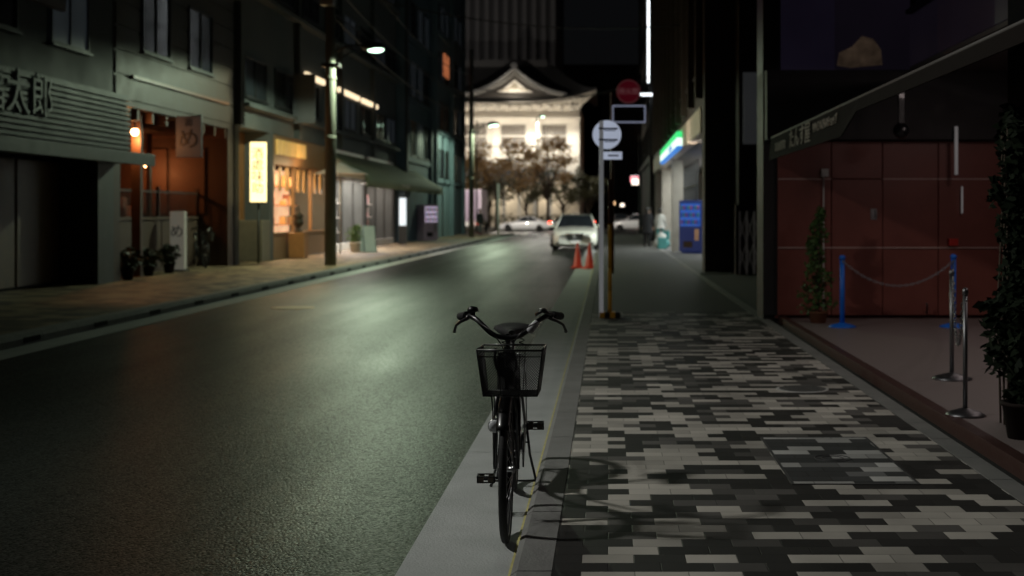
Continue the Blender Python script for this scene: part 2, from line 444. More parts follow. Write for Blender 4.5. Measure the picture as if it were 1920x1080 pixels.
for s in (-1,1):
    g=MB(); g.tube([(s*.203,.262,1.0125),(s*.211,.284,1.010),(s*.237,.352,1.0),(s*.243,.37,.998)],[.0175,.019,.018,.019],12); part('grip',g,rubber,hb)
    g=MB(); g.tube([(s*.188,.225,1.016),(s*.198,.225,.998),(s*.228,.25,.983),(s*.255,.30,.962),(s*.266,.335,.935),(s*.268,.345,.925)],[.012,.010,.008,.007,.007,.009],8)
    g.lathe((s*.19,.232,1.014),[(.019,-.012),(.019,.012)],12,axis='y'); part('brake_lever',g,black,hb)
    g=MB(); g.tube(smooth([(s*.18,.215,1.0),(s*.14,.12,.99),(s*.085,.04,.97),(s*.04,.03,.92),(s*.01,.07,.86),(0,.08,.72)]),.003,6); part('brake_cable',g,black,hb)
g=MB(); g.lathe((-.168,.2,1.03),[(.005,0),(.026,.003),(.027,.012),(.022,.024),(.008,.031)],18); g.box(-.175,-.157,.19,.21,1.005,1.032); part('bell',g,black,hb)
g=MB(); g.tube([(.135,.145,.985),(.11,.125,.962)],[.016,.018],12); g.ball((.107,.121,.956),.02); part('gear_shifter',g,M('grey_plastic',(.6,.6,.62),.4),hb)
g=MB(); g.lathe((.16,.2,1.03),[(.005,0),(.02,.003),(.02,.014),(.01,.02)],14); g.tube([(.2,.2,1.02),(.16,.16,1.04),(.13,.19,1.02)],.009,8); part('clamp',g,black,hb)
g=MB(); g.tube(smooth([(-.05,.05,.80),(-.02,.03,.86),(.03,.03,.84),(.04,.04,.76),(.0,.035,.72),(-.04,.04,.76),(-.03,.04,.82)]),.012,7); g.box(-.042,.030,.022,.05,.66,.86); g.tube(smooth([(-.05,.03,.88),(-.055,.01,.82),(-.03,.01,.76),(.02,.015,.74),(.05,.01,.80),(.03,.03,.87)]),.008,7); part('lock_bundle',g,black,bk,bevel=.004)
bs=part('basket',MB(),black,bk,loc=(.036,0,0),rot=(0,0,steer+math.radians(-3)))
zt,zb=.895,.690; T=(.145,-.215,.02); B=(.119,-.185,-.005)
def corner(t):
    hw=B[0]+(T[0]-B[0])*t; y0=B[1]+(T[1]-B[1])*t; y1=B[2]+(T[2]-B[2])*t; z=zb+(zt-zb)*t
    return [Vector((-hw,y0,z)),Vector((hw,y0,z)),Vector((hw,y1,z)),Vector((-hw,y1,z))]
g=MB()
for t,r in ((1,.0045),(.86,.0022),(0,.0035)):
    c=corner(t)
    for i in range(4): g.tube([c[i],c[(i+1)%4]],r,6)
ct,cb=corner(1),corner(0)
for i in range(4): g.tube([ct[i],cb[i]],.003,6)
for i in range(4):
    j=(i+1)%4
    for u in ((.33,.66) if i%2==0 else (.5,)):
        g.tube([ct[i].lerp(ct[j],u),cb[i].lerp(cb[j],u)],.002,5)
def panel(P,du,dv,sp,r):
    n1=int((du+dv)/sp)
    for k in range(1,n1):
        s=k*sp
        for flip in (0,1):
            a=(max(0,s-dv),min(s,dv)); b=(min(s,du),max(0,s-du))
            p,q=a,b
            if flip: p=(du-a[0],a[1]); q=(du-b[0],b[1])
            if abs(p[0]-q[0])<.004: continue
            g.tube([P(p[0]/du,p[1]/dv),P(q[0]/du,q[1]/dv)],r,3,cap=False)
for i in range(4):
    j=(i+1)%4
    du=(ct[i]-ct[j]).length
    panel(lambda u,v,i=i,j=j:cb[i].lerp(cb[j],u).lerp(ct[i].lerp(ct[j],u),v),du,.21,.0125,.00105)
panel(lambda u,v:cb[0].lerp(cb[1],u).lerp(cb[3].lerp(cb[2],u),v),.24,.18,.0125,.00105)
for s in (-1,1): g.tube([(s*.05-.036,-.15,.688),(s*.055-.036,-.06,.6),(s*.058-.036,0,.34)],.003,6)
bs.data=g.mesh('basket',[black])
hl=part('headlight',MB().lathe((-.045,-.105,.545),[(.008,.065),(.022,.05),(.03,.02),(.032,0),(.030,-.004)],20,axis='y').tube([(-.045,-.05,.56),(-.045,.03,.57)],.006,6),[chrome],bk,rot=(0,0,steer))
g=MB(); g.lathe((-.045,-.111,.545),[(.029,.003),(.022,-.004),(.008,-.008)],20,axis='y'); part('lens',g,M('lamp_lens',(.7,.72,.75),.08,var=.3,scale=80,spec=1),hl)
g=MB()
prof=[(-.13,.02,.0),(-.10,.03,.008),(-.02,.045,.006),(.05,.085,.008),(.10,.105,.018),(.135,.09,.02),(.15,.05,.012)]
vs=[];fs=[]
for (y,w,dz) in prof:
    for k in range(9):
        a=math.pi*k/8
        vs.append((-w*math.cos(a),.87+y,.865+dz+.03*math.sin(a)**.6))
    for k in range(9):
        a=math.pi*k/8
        vs.append((w*math.cos(a)*.85,.87+y,.855+dz-.012*math.sin(a)))
n=18
for i in range(len(prof)-1):
    for k in range(n): fs.append((i*n+k,i*n+(k+1)%n,(i+1)*n+(k+1)%n,(i+1)*n+k))
fs+= [tuple(range(n)),tuple((len(prof)-1)*n+k for k in range(n))]
g.add(vs,fs,0,True)
for s in (-1,1): 
    pts=[(s*.045+.015*math.cos(t*1.2),.96+.015*math.sin(t*1.2),.80+.0045*t) for t in range(12)]; g.tube(pts,.003,5)
part('saddle',g,rubber,bk)
g=MB(); g.tube([(0,.815,.66),(0,.88,.85)],.0125,10); part('seat_post',g,chrome,bk)
ca=math.radians(42)
dy,dz=.165*math.cos(ca),.165*math.sin(ca)
part('crank',MB().tube([(.05,.66,.29),(.062,.66+dy,.29+dz)],[.013,.009],8).tube([(-.05,.66,.29),(-.062,.66-dy,.29-dz)],[.013,.009],8).lathe((.03,.66,.29),[(.088,0),(.09,.002),(.088,.004)],32,axis='x'),[steel],bk)
for s in (1,-1):
    yy,zz=.66+s*dy,.29+s*dz
    g=MB(); x0=.075*s; x1=.165*s; a,b=min(x0,x1),max(x0,x1)
    g.cyl((.06*s,yy,zz),(x1,yy,zz),.007)
    for q in (-1,1):
        ya=yy+q*.034
        g.box(a,b,ya-.006,ya+.006,zz+.012,zz+.017); g.box(a,b,ya-.006,ya+.006,zz-.017,zz-.012)
        g.box(a+.008,a+.035,ya-.007,ya+.007,zz-.012,zz+.012,1); g.box(b-.035,b-.008,ya-.007,ya+.007,zz-.012,zz+.012,1)
    g.box(a,a+.007,yy-.034,yy+.034,zz-.017,zz+.017); g.box(b-.007,b,yy-.034,yy+.034,zz-.017,zz+.017)
    part('pedal',g,[rubber,M('pedal_reflector',(.07,.05,.03),.4)],bk)
g=MB(); g.ext([(.55,.30),(.60,.39),(.68,.395),(1.16,.375),(1.18,.33),(1.14,.30),(.7,.225),(.6,.22)],'x',.058,.066); part('chain_guard',g,black,bk,bevel=.002)
g=MB()
for s in (-1,1):
    g.tube(smooth([(s*.05,.86,.70),(s*.06,1.0,.71),(s*.06,1.3,.71),(0,1.34,.71)],1),.005,6)
    g.tube([(s*.06,1.2,.708),(s*.068,1.12,.34)],.004,6)
for i in range(4): g.tube([(-.06,.95+i*.1,.71),(.06,.95+i*.1,.71)],.004,6)
part('rear_rack',g,steel,bk)
g=MB()
for s in (-1,1):
    g.tube([(s*.07,1.12,.33),(s*.085,1.16,.18),(s*.12,1.19,.02),(s*.128,1.17,.006)],[.007,.007,.007,.009],8)
g.tube([(-.118,1.188,.03),(.118,1.188,.03)],.006,6)
g.tube([(-.075,1.14,.25),(.075,1.14,.25)],.005,6)
part('kickstand',g,black,bk)
g=MB(); g.lathe((0,1.475,.5),[(.022,0),(.022,.01),(.015,.014)],14,axis='y'); part('rear_reflector',g,M('red_reflector',(.6,.02,.02),.2),bk)

# ---------------------------------------------------------------- signs and poles near
t=thing('road_sign',(-.09,17.2,.1),'white post with round road sign seen from behind','road sign')
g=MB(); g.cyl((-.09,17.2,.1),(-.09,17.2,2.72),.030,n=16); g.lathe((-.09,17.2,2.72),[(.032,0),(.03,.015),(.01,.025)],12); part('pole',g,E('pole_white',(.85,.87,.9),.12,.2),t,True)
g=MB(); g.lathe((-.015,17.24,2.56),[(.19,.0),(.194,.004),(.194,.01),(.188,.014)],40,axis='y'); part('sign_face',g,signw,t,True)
g=MB()
navy=M('bracket_navy',(.12,.15,.28),.5)
for z in (2.64,2.49): g.box(-.06,.13,17.225,17.238,z-.012,z+.012); g.box(-.125,-.055,17.165,17.224,z-.012,z+.012); g.box(-.05,.10,17.228,17.238,z-.03,z-.02)
part('bracket',g,navy,t,True)
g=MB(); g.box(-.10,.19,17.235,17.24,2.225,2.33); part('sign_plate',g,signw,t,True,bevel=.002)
g=MB(); g.box(.0,.14,17.228,17.234,2.268,2.288); part('plate_marking',g,navy,t,True)
t=thing('guard_post',(.025,17.25,.1),'yellow and black warning post with striped base block','post')
ystr=M('yellow_guard',(.72,.38,.02),.5,var=.2)
g=MB()
for i in range(6):
    z0=.16+i*.30; g.cyl((.025,17.25,z0),(.025,17.25,z0+.30),.027,n=14,m=0 if i<4 else 1)
part('post',g,[ystr,M('orange_black',(.10,.03,.01),.5)],t,True)
g=MB()
for i in range(4):
    x=-.115+i*.07; g.box(x,x+.07,17.12,17.40,.1,.17,m=i%2)
part('base',g,[ystr,black],t,True,bevel=.004)
t=thing('fire_hydrant_sign',(.10,30,.1),'red round fire hydrant sign on dark pole with framed plate below','sign')
g=MB(); g.cyl((.1,30,.1),(.1,30,4.35),.045,n=14); g.cyl((.1,30,4.25),(.78,30,4.25),.02); g.cyl((.1,30,3.95),(.88,30,3.95),.02); part('pole',g,M('dark_red_pole',(.10,.02,.018),.5),t,True)
g=MB(); g.lathe((.48,29.95,4.35),[(.27,.03),(.285,.025),(.285,0),(.27,-.004)],40,axis='y'); part('sign_face',g,E('sign_red',(.45,.02,.05),.075,.2,bc=.04),t,True)  # face, rim and letters carry faint emission in place of light falling on them
g=MB(); g.arc((.48,29.945,4.35),.262,.009,axis='y',k=6); part('sign_rim',g,E('rim_pink',(.9,.4,.4),.05,bc=.06),t,True)
text('消火栓',.165,(.48,29.94,4.35),*FC,E('hyd_letter',(.9,.4,.42),.10,bc=.06),t)
g=MB()
for a in ((.10,.13,3.62,4.03),(.85,.88,3.62,4.03)): g.box(a[0],a[1],29.94,29.98,a[2],a[3])
for z in (3.62,4.0): g.box(.13,.85,29.94,29.98,z,z+.03)
part('plate_frame',g,E('frame_glow',(.6,.65,.9),.30),t,True)  # plate frame is emissive, its brightness is not reflected light
g=MB(); g.box(.13,.85,29.965,29.98,3.65,4.0); part('plate',g,black,t,True)
def cone(x,y,tilt=0):
    t=thing('traffic_cone',(x,y,.0),'orange traffic cone standing on the road by the kerb','traffic cone','cones by the kerb')
    g=MB(); g.lathe((0,0,0),[(.17,.035),(.165,.05),(.125,.06),(.028,.68),(.02,.70)],24); part('cone_body',g,conec,t)
    g=MB(); g.box(-.19,.19,-.19,.19,.006,.036); part('base',g,conec,t,bevel=.01)
    return t
c0=cone(-.83,35); clone(c0,(-.50,34.6,.004),.5)

# ---------------------------------------------------------------- chain
def chain(pts_a,pts_b,sag,name,mat,lab):
    a,b=Vector(pts_a),Vector(pts_b); L=(a-b).length; n=int(L*1.15/.042)
    g=MB()
    P=lambda u:a.lerp(b,u)+Vector((0,0,-sag*4*u*(1-u)))
    for i in range(n):
        u0,u1=(i)/n,(i+1)/n; p,q=P(u0),P(u1); d=(q-p).normalized(); c=(p+q)/2
        sd=d.cross(Vector((0,0,1))).normalized(); up=sd.cross(d)
        w=sd if i%2 else up
        l=(q-p).length*.68
        pts=[c+d*l*math.cos(k*math.pi/5)+w*.012*math.sin(k*math.pi/5) for k in range(10)]
        g.tube(pts,.0038,5,closed=True)
    return solo(name,g,mat,tuple(a),lab,'chain','barrier chains')
def post(x,y,h,mat,lab,r=.02,br=.16,z=.14,grp='barrier posts'):
    t=thing('barrier_post',(x,y,z),lab,'barrier post',grp)
    g=MB(); g.lathe((0,0,0),[(br,0),(br,.012),(br*.75,.03),(br*.25,.05),(r*1.3,.055)],28); part('base',g,mat,t)
    g=MB(); g.cyl((0,0,.05),(0,0,h-.05),r,n=14); g.lathe((0,0,h-.05),[(r*1.25,0),(r*1.3,.03),(r*.8,.05)],14); part('post',g,mat,t)
    g=MB(); g.arc((0,-r-.008,h-.08),.014,.004,axis='x',n=12,k=5); part('hook',g,steel,t)
post(2.80,15.3,.86,blueP,'blue plastic barrier post with round base',r=.030,br=.165)
post(4.13,15.3,.87,blueP,'blue plastic barrier post with round base',r=.030,br=.165)
psteel=M('brushed_steel',(.22,.22,.23),.42,metal=1,scale=12,var=.3)
post(2.82,10.5,.90,psteel,'brushed steel barrier post with round base',r=.018,br=.16)
post(2.40,8.6,.86,psteel,'brushed steel barrier post with dished base',r=.016,br=.13,z=.14)
chain((2.80,15.27,.93),(4.13,15.27,.94),.30,'chain',M('chain_grey',(.30,.30,.32),.5,metal=.3),'grey chain hanging between blue posts')
chain((2.82,10.5,.98),(4.10,15.2,.95),.45,'chain',psteel,'steel chain sagging from post toward the wall')
chain((2.82,10.47,.98),(2.40,8.65,.92),.42,'chain',psteel,'steel chain sagging between steel posts')

# ---------------------------------------------------------------- foliage helper
def leaves(g,c,rad,n,size,m=0,flat=.3):
    for _ in range(n):
        while True:
            p=Vector((U(-1,1),U(-1,1),U(-1,1)))
            if p.length<1: break
        p=Vector((c[0]+p.x*rad[0],c[1]+p.y*rad[1],c[2]+p.z*rad[2]))
        a=Vector((U(-1,1),U(-1,1),U(-.8,.4))).normalized(); b=a.cross(Vector((U(-1,1),U(-1,1),U(-1,1)))).normalized()
        s=size*U(.6,1.3)
        g.add([p-a*s*.5,p+b*s*.28,p+a*s*.5,p-b*s*.28],[(0,1,2,3)],m)
def potplant(x,y,z,h,r,n,leaf,lab,cat='potted plant',pr=.13,ph=.22,size=.06,cone_=False,mat=None,grp=None):
    t=thing('potted_plant',(x,y,z),lab,cat,grp)
    g=MB(); g.lathe((0,0,0),[(pr*.75,0),(pr,ph*.9),(pr*1.08,ph*.9),(pr*1.08,ph),(pr*.9,ph),(pr*.85,ph-.03)],20); part('pot',g,mat or M('terracotta',(.25,.10,.05),.8),t)
    g=MB()
    for i in range(14):
        zz=ph+(h-ph)*(i+.5)/14; rr=r*(1-.75*i/14 if cone_ else math.sin(math.pi*(i+1)/15)**.5)
        a=U(0,6.28); leaves(g,(rr*.4*math.cos(a),rr*.4*math.sin(a),zz),(rr*.8,rr*.8,(h-ph)/11),n//14,size)
    part('foliage',g,leaf,t)
    g=MB()
    for i in range(4):
        a=i*1.6; g.tube([(0,0,ph-.04),(.04*math.cos(a),.04*math.sin(a),ph+(h-ph)*.5),(.02*math.cos(a+1),.02*math.sin(a+1),h*.95)],.006,5)
    part('stem',g,bark,t)
    return t
potd=M('pot_dark',(.018,.012,.01),.8,spec=.2)
potplant(2.61,15.9,.14,1.40,.25,1200,leafm,'tall climbing plant in a small pot beside the wall',cone_=True,size=.065,pr=.12,ph=.14)
potplant(2.52,7.75,.14,1.05,.27,1500,leafd,'dark bushy plant in a pot beside the entrance',size=.085,mat=potd)
t=thing('ornamental_shrub',(2.55,7.1,.14),'dark leafy shrub with reddish leaves by the entrance','plant')
g=MB(); leaves(g,(0,0,.25),(.22,.3,.28),500,.07); leaves(g,(.05,.1,.2),(.2,.25,.15),90,.06,1); part('foliage',g,[leafd,M('leaf_red',(.12,.02,.02),.6)],t)
g=MB(); 
for i in range(5): g.tube([(0,0,0),(U(-.1,.1),U(-.1,.1),.25),(U(-.2,.2),U(-.2,.2),.45)],.006,5)
part('stem',g,bark,t)
t=thing('climbing_ivy',(2.58,8.05,.14),'dark climbing ivy around the lower part of the black pillar','plant')
g=MB()
for i in range(15):
    w_=.13*(1-i/20)
    leaves(g,(-.02+U(-.04,.05),.07+U(-.1,.1),.4+i*.11),(U(.7,1.1)*w_,.24,.12),85,.085)
for i in range(7): leaves(g,(.26,-.12,.5+i*.22),(.26,.10,.2),70,.085)
part('foliage',g,leafd,t)
g=MB()
for k in range(3): g.tube([(-.03,.1+k*.08,0),(-.05,.05+k*.1,.8),(-.03,.12+k*.05,1.4),(-.04,.08+k*.06,1.9)],.008,5)
part('stem',g,bark,t)

# ---------------------------------------------------------------- windows helper
_win={}
def win_mesh(w,h,mat,style=0):
    k=(round(w,2),round(h,2),mat.name,style)
    if k in _win: return _win[k]
    g=MB(); f=.05
    g.box(-.04,.0,-w/2,w/2,0,h,1)
    g.box(0,.04,-w/2,w/2,0,f); g.box(0,.04,-w/2,w/2,h-f,h); g.box(0,.04,-w/2,-w/2+f,f,h-f); g.box(0,.04,w/2-f,w/2,f,h-f)
    g.box(0,.032,-.02,.02,f,h-f)
    g.box(0,.09,-w/2-.04,w/2+.04,-.05,-.002)
    _win[k]=g.mesh('window',[frame,mat]); return _win[k]
def windows(t,xf,ys,zs,w,h,mats,side='L',style=0):
    for y in ys:
        for z in zs:
            o=bpy.data.objects.new('window',win_mesh(w,h,random.choice(mats),style)); C.objects.link(o); o.parent=t
            px=xf+(.003 if side=='L' else -.003)
            o.location=Vector((px,y,z))-t.location; o.rotation_euler=(0,0,0 if side=='L' else math.pi)
def rng(a,b,st):
    r=[];x=a
    while x<b: r.append(x); x+=st
    return r
dimw=E('dim_window',(.45,.55,.65),.022,.6,bc=.05)
dimy=E('dim_warm_window',(.9,.45,.2),.35,.6)

# ---------------------------------------------------------------- left building A
XL=-10.1
A=thing('shop_building',(-14,19,.1),'dark two-colour shop building with corrugated sign fascia','building')
g=MB(); g.box(-20,XL,8,26.1,3.2,15,0); g.box(-20,-10.9,8,26.1,.1,3.2,0)
for y in (8,16.3,25.3): g.box(-10.9,XL+.02,y,y+.8,.1,3.2,1)
part('wall',g,[darkw,M('dark_pillar',(.028,.031,.032),.6)],A,True)
g=MB()
for i in range(11): g.box(-9.72,-9.66,12,25.9,2.78+i*.098,2.78+i*.098+.06)
g.box(-10.08,-9.72,12,25.9,2.72,3.88); part('fascia',g,M('fascia_metal',(.034,.038,.038),.6,metal=.2,scale=2),A,True)
g=MB(); g.box(-10.08,-9.35,11.8,26.3,2.52,2.66); g.box(-9.35,-9.30,11.8,26.3,2.46,2.70); part('canopy',g,M('canopy_dark',(.022,.024,.024),.6,metal=.2),A,True,bevel=.01)
text('福太郎',.80,(-9.64,20.9,3.44),*FX,grayp,A,xs=1.12,ext=.02)
g=MB(); 
for i in range(26): g.box(-10.86,-10.80,17.2,21.5,.12+i*.1,.12+i*.1+.085)
part('shutter',g,M('shutter_dark',(.03,.033,.033),.5,metal=.2),A,True)
g=MB(); g.box(-10.88,-10.80,21.7,23.3,.15,2.5); g.box(-10.88,-10.80,23.4,25.2,.15,2.5); g.box(-10.8,-10.77,22.4,22.46,.15,2.5); part('door',g,M('brown_door',(.13,.08,.045),.5,var=.5),A,True,bevel=.01)
windows(A,XL,[12,15,18,21,24],[4.6,7.8,11],1.7,1.6,[glassd,dimw],'L')
g=MB(); g.box(-10.05,-9.95,21.2,23.5,5.2,6.6); part('banner',g,M('banner_red_white',(.12,.08,.08),.6,scale=1.5,var=.8),A,True)

# building B
B_=thing('restaurant_building',(-14,30,.1),'brown tiled building with orange lit restaurant terrace','building')
redtim=M('red_timber',(.16,.045,.02),.6,scale=5,var=.5)
g=MB(); g.box(-20,XL,26.15,34.5,3.75,15,0); g.box(-20,-13.2,26.15,34.5,.1,3.75,2); g.box(-13.2,XL,26.15,26.5,.1,3.75,1); g.box(-13.2,XL+.0,34.0,34.5,.1,3.75,1)
for i in range(20): g.box(XL,XL+.03,26.2,34.45,3.9+i*.5,3.9+i*.5+.44,0)
part('wall',g,[brownw,M('dark_timber',(.04,.02,.013),.6),redtim],B_,True)
g=MB(); g.box(-13.15,-10.9,28.4,33.95,.1,1.35); g.box(-10.95,-10.85,28.3,34,1.35,1.42)
for i in range(4): g.box(-10.9,-10.87,28.45+i*1.38,28.45+i*1.38+1.3,.2,1.3)
part('terrace',g,M('terrace_wood',(.06,.035,.022),.6,var=.4),B_,True)
g=MB()
for y in rng(28.4,34,.13): g.box(-10.92,-10.90,y,y+.02,1.42,2.0)
g.box(-10.94,-10.88,28.35,34,2.0,2.05)
for y in (28.3,31,33.9): g.box(-10.95,-10.87,y,y+.07,1.42,2.15)
part('railing',g,M('railing_dark',(.03,.015,.01),.5),B_,True)
g=MB()
for i in range(6): g.box(-13.1+.0,-10.6-.3*i,26.6,28.3,.1+i*.2,.3+i*.2)
part('steps',g,M('step_stone',(.07,.05,.04),.7),B_,True)
g=MB(); 
for y in (28.5,29.8,31.2,32.6): 
    g.box(-13.19,-13.1,y,y+.9,1.5,3.3,0)
    for k in range(5): g.box(-13.1,-13.07,y+.05+k*.19,y+.09+k*.19,1.5,3.3,1)
for y in (28.5,30.6,32.9): g.cyl((-11.8,y,.9),(-11.8,y,3.75),.07,m=1)
for y in rng(26.7,34,.9): g.box(-13.1,-10.15,y,y+.12,3.5,3.74,1)
for x in (-12.6,-11.6): g.box(x,x+.9,33.93,33.99,1.5,3.2,1)
g.box(-10.5,-10.3,28.2,28.35,.1,3.74,1)
part('lattice_screen',g,[M('paper_screen',(.30,.12,.05),.7,var=.4),dwood],B_,True)
g=MB(); g.box(-12.9,-12.2,29,33.4,.96,1.7)
for y in (29.3,30.3,31.3,32.3): g.cyl((-11.9,y,1.35),(-11.9,y,1.9),.12)
part('counter',g,redtim,B_,True)
windows(B_,XL+.03,[28.5,31.6],[5,8,11],1.8,1.5,[glassd],'L')
g=MB(); g.box(XL+.03,XL+.10,27,33.8,4.35,4.42); part('ledge',g,M('ledge_red',(.16,.06,.03),.5),B_,True)
def wall_lamp(x,y,z,r,mat,lab,pw,col):
    t=thing('hanging_lamp',(x,y,z),lab,'lamp','porch lamps')
    part('bulb',MB().ball((0,0,0),r),mat,t)
    part('cap',MB().lathe((0,0,r*.8),[(r*.7,0),(r*.3,.05),(.01,.3)],12),dwood,t)
    light('POINT',(x,y,z-r-.08),pw,col,t,size=.08)
wall_lamp(-10.35,28,3.28,.085,e_org,'round glowing orange porch lamp under the ceiling',44,(1,.38,.12))
wall_lamp(-11.9,33,2.75,.07,e_org,'small glowing lantern on the restaurant terrace',38,(1,.33,.10))
wall_lamp(-12.3,30.3,2.9,.06,e_org,'small glowing lantern on the restaurant terrace',26,(1,.30,.10))
t=thing('hanging_sign',(-9.5,29,3.2),'pale grey hanging sign board with dark brushed character','sign')
g=MB(); g.box(-9.78,-9.2,28.96,29.04,2.77,3.7); part('board',g,E('sign_pale_grey',(.5,.47,.44),.03,.5,bc=.05),t,True,bevel=.01)
text('め',.50,(-9.49,28.95,3.16),*FC,black,t,ext=.008)
text('壽',.20,(-9.49,28.95,3.54),*FC,black,t)
g=MB(); g.cyl((XL,29,3.6),(-9.2,29,3.72),.02); part('bracket',g,frame,t,True)
t=thing('standing_sign',(-10.40,31,.1),'narrow off-white standing sign box with dark brushed character','sign')
g=MB(); g.box(-10.58,-10.23,30.9,31.1,.14,1.55); part('board',g,E('sign_cream',(.62,.60,.48),.14,.3,bc=.4),t,True,bevel=.02)
g=MB(); g.box(-10.62,-10.18,30.85,31.15,.1,.14); part('foot',g,frame,t,True)
text('め',.34,(-10.405,30.892,1.05),*FC,black,t,ext=.006)
text('壽\n司',.13,(-10.405,30.895,.62),*FC,black,t)
for (x,y,n) in ((-10.2,27.2,500),(-10.3,28.7,420),(-10.1,26.9,300),(-10.25,29.9,380)):
    potplant(x,y,.1,U(.5,.75),.30,n,M('leaf_olive',(.025,.04,.018),.6,var=.6),'small bushy plant in a pot along the restaurant front',size=.11,grp='restaurant potted plants',mat=potd)

# ---------------------------------------------------------------- building C
Cb=thing('office_building',(-14,48,.1),'grey concrete office building with lit ground floor shops','building')
g=MB(); g.box(-20,XL,34.6,61,3.9,17,0); g.box(-20,-13.2,34.6,61,.1,3.9,1)
for (a,b) in ((34.6,35.0),(38.2,38.6),(46.2,46.6),(53.2,53.6),(60.4,61)): g.box(-13.2,XL+.01,a,b,.1,3.9,0)
for y in rng(34.6,61,6.6): g.box(XL,XL+.18,y,y+.35,3.9,17,0)
part('wall',g,[greyw,M('shop_back_wall',(.62,.52,.40),.7,scale=2)],Cb,True)
g=MB()
for (a,b) in ((42.5,45.2),(47.6,51.5),(52.2,55.6)): g.box(XL+.02,XL+.12,a,b,6.02,6.2)
part('light_strip',g,e_warm2,Cb,True)
windows(Cb,XL+.01,[36.6,39.9,43.4,46.8,50,53.4,56.7,59.4],[4.75,8.0,11.2],2.3,1.15,[glassd,glassd,dimw],'L',0)
g=MB()
for z in (4.55,7.75,10.95): g.box(XL+.005,XL+.3,35,60.5,z-.12,z+.0)
part('balcony',g,greyw,Cb,True)
g=MB()
for z in (7.75,10.95):
    for y in rng(35.1,60.4,.35): g.box(XL+.26,XL+.28,y,y+.03,z,z+.9)
    g.box(XL+.25,XL+.29,35.05,60.4,z+.9,z+.94)
part('railing',g,frame,Cb,True)
g=MB(); g.box(-10.9,-10.85,35.0,38.2,.1,3.9)
for i in range(8): g.box(-10.85,-10.82,35.05+i*.4,35.05+i*.4+.2,.4,2.6)
part('shopfront',g,M('amber_wood',(.20,.09,.03),.5,scale=6,var=.5),Cb,True)
g=MB(); g.box(-10.8,XL+.05,37.2,38.1,.1,1.3); part('plinth',g,M('stone_plinth',(.12,.10,.07),.7,scale=5,var=.4),Cb,True,bevel=.02)
light('POINT',(-9.7,36.4,3.3),14,(1,.62,.25),Cb,size=.2)
g=MB(); g.box(-10.3,-10.12,38.6,46.2,3.0,3.05); g.box(-10.3,-10.1,38.6,46.2,.1,.85); g.box(-10.2,-10.06,38.6,46.2,.85,.92)
for y in (38.62,41.2,43.6,46.1): g.box(-10.2,-10.1,y,y+.08,.92,3.0)
g.box(-10.3,-10.08,38.6,46.2,3.05,3.88)
part('shopfront',g,M('pale_wood',(.22,.12,.05),.5,scale=3),Cb,True)
g=MB()
for i in range(5): g.box(-10.07,-10.0,38.8+i*.75,39.4+i*.75,3.3,3.75)
part('light_panel',g,E('amber_panel',(1,.6,.18),.42,.7,2),Cb,True)
g=MB(); g.box(-11.6,-11.5,38.65,46.15,.1,3.0); part('display_wall',g,E('display_glow',(1,.60,.34),1.25,.8,1.7),Cb,True)
g=MB()
for y in (39.6,42,44.6):
    for z in (1.1,1.75,2.4):
        g.box(-11.45,-11.0,y-.7,y+.7,z,z+.04)
        for k in range(6): h=U(.12,.38); yy=y-.6+k*.22; g.box(-11.3,-11.1,yy,yy+U(.08,.16),z+.04,z+.04+h,1+k%3)
for y in rng(39,46,.8): g.box(-10.25,-10.22,y,y+U(.15,.5),2.2,2.95,1)
part('shelving',g,[wood,M('goods_a',(.5,.3,.12),.5),M('goods_b',(.5,.45,.35),.5),M('goods_c',(.3,.10,.06),.5)],Cb,True)
light('AREA',(-10.7,42.4,2.95),260,(1,.66,.36),Cb,size=.5,sy=6,target=(-10.7,42.4,0))
light('POINT',(-9.4,41.4,2.9),60,(1,.66,.34),Cb,size=.2)
g=MB()
for (a,b) in ((46.6,53.2),(53.6,60.4)):
    g.box(-10.2,-10.12,a,b,2.9,3.88,0); g.box(-10.2,-10.12,a,b,.1,.35,0)
    for k in range(4): yy=a+(b-a-.08)*k/3; g.box(-10.2,-10.13,yy,yy+.06,.35,2.9,1)
part('shopfront',g,[white,frame],Cb,True)
g=MB(); g.box(-11.7,-11.6,46.65,53.15,.1,2.95); g.box(-11.7,-11.6,53.65,60.35,.1,2.95); part('display_wall',g,E('display_glow_white',(1,.80,.64),1.3,.9,1.6),Cb,True)
g=MB()
for y in (48,50.3,52.2,55,57.2,59.3):
    for z in (.7,1.3,1.9):
        g.box(-11.5,-11.1,y-.8,y+.8,z,z+.04)
        for k in range(7): h=U(.15,.5); yy=y-.7+k*.21; g.box(-11.4,-11.2,yy,yy+U(.08,.17),z+.04,z+.04+h,1+k%3)
part('shelving',g,[white,M('goods_d',(.5,.5,.5),.5),M('goods_e',(.15,.3,.4),.5),M('goods_f',(.6,.3,.3),.5)],Cb,True)
light('AREA',(-10.8,50,2.88),340,(1,.90,.78),Cb,size=.8,sy=6,target=(-10.8,50,0))
light('AREA',(-10.8,57,2.88),180,(1,.85,.72),Cb,size=.8,sy=6,target=(-10.8,57,0))
light('AREA',(-9.4,49,2.42),170,(1,.95,.85),Cb,size=.3,sy=5,target=(-9.4,49,0))
t=thing('awning',(-10,56,3),'long green canvas awning over the shop fronts','awning')
g=MB(); n=26
ya,yb=45.3,66
vs=[]
for i in range(n+1):
    y=ya+(yb-ya)*i/n
    vs+=[(-10.05,y,3.75),(-9.35,y,3.30-.03*abs(math.sin(i*1.3))),(-8.55,y,2.82),(-8.53,y,2.44+.02*(i%2))]
fs=[(i*4+j,i*4+j+1,i*4+j+5,i*4+j+4) for i in range(n) for j in range(3)]
g.add(vs,fs,0,True); o=part('canvas',g,M('awning_green',(.17,.20,.12),.8,scale=2,var=.3),t,True); o.modifiers.new('s','SOLIDIFY').thickness=.01
g=MB()
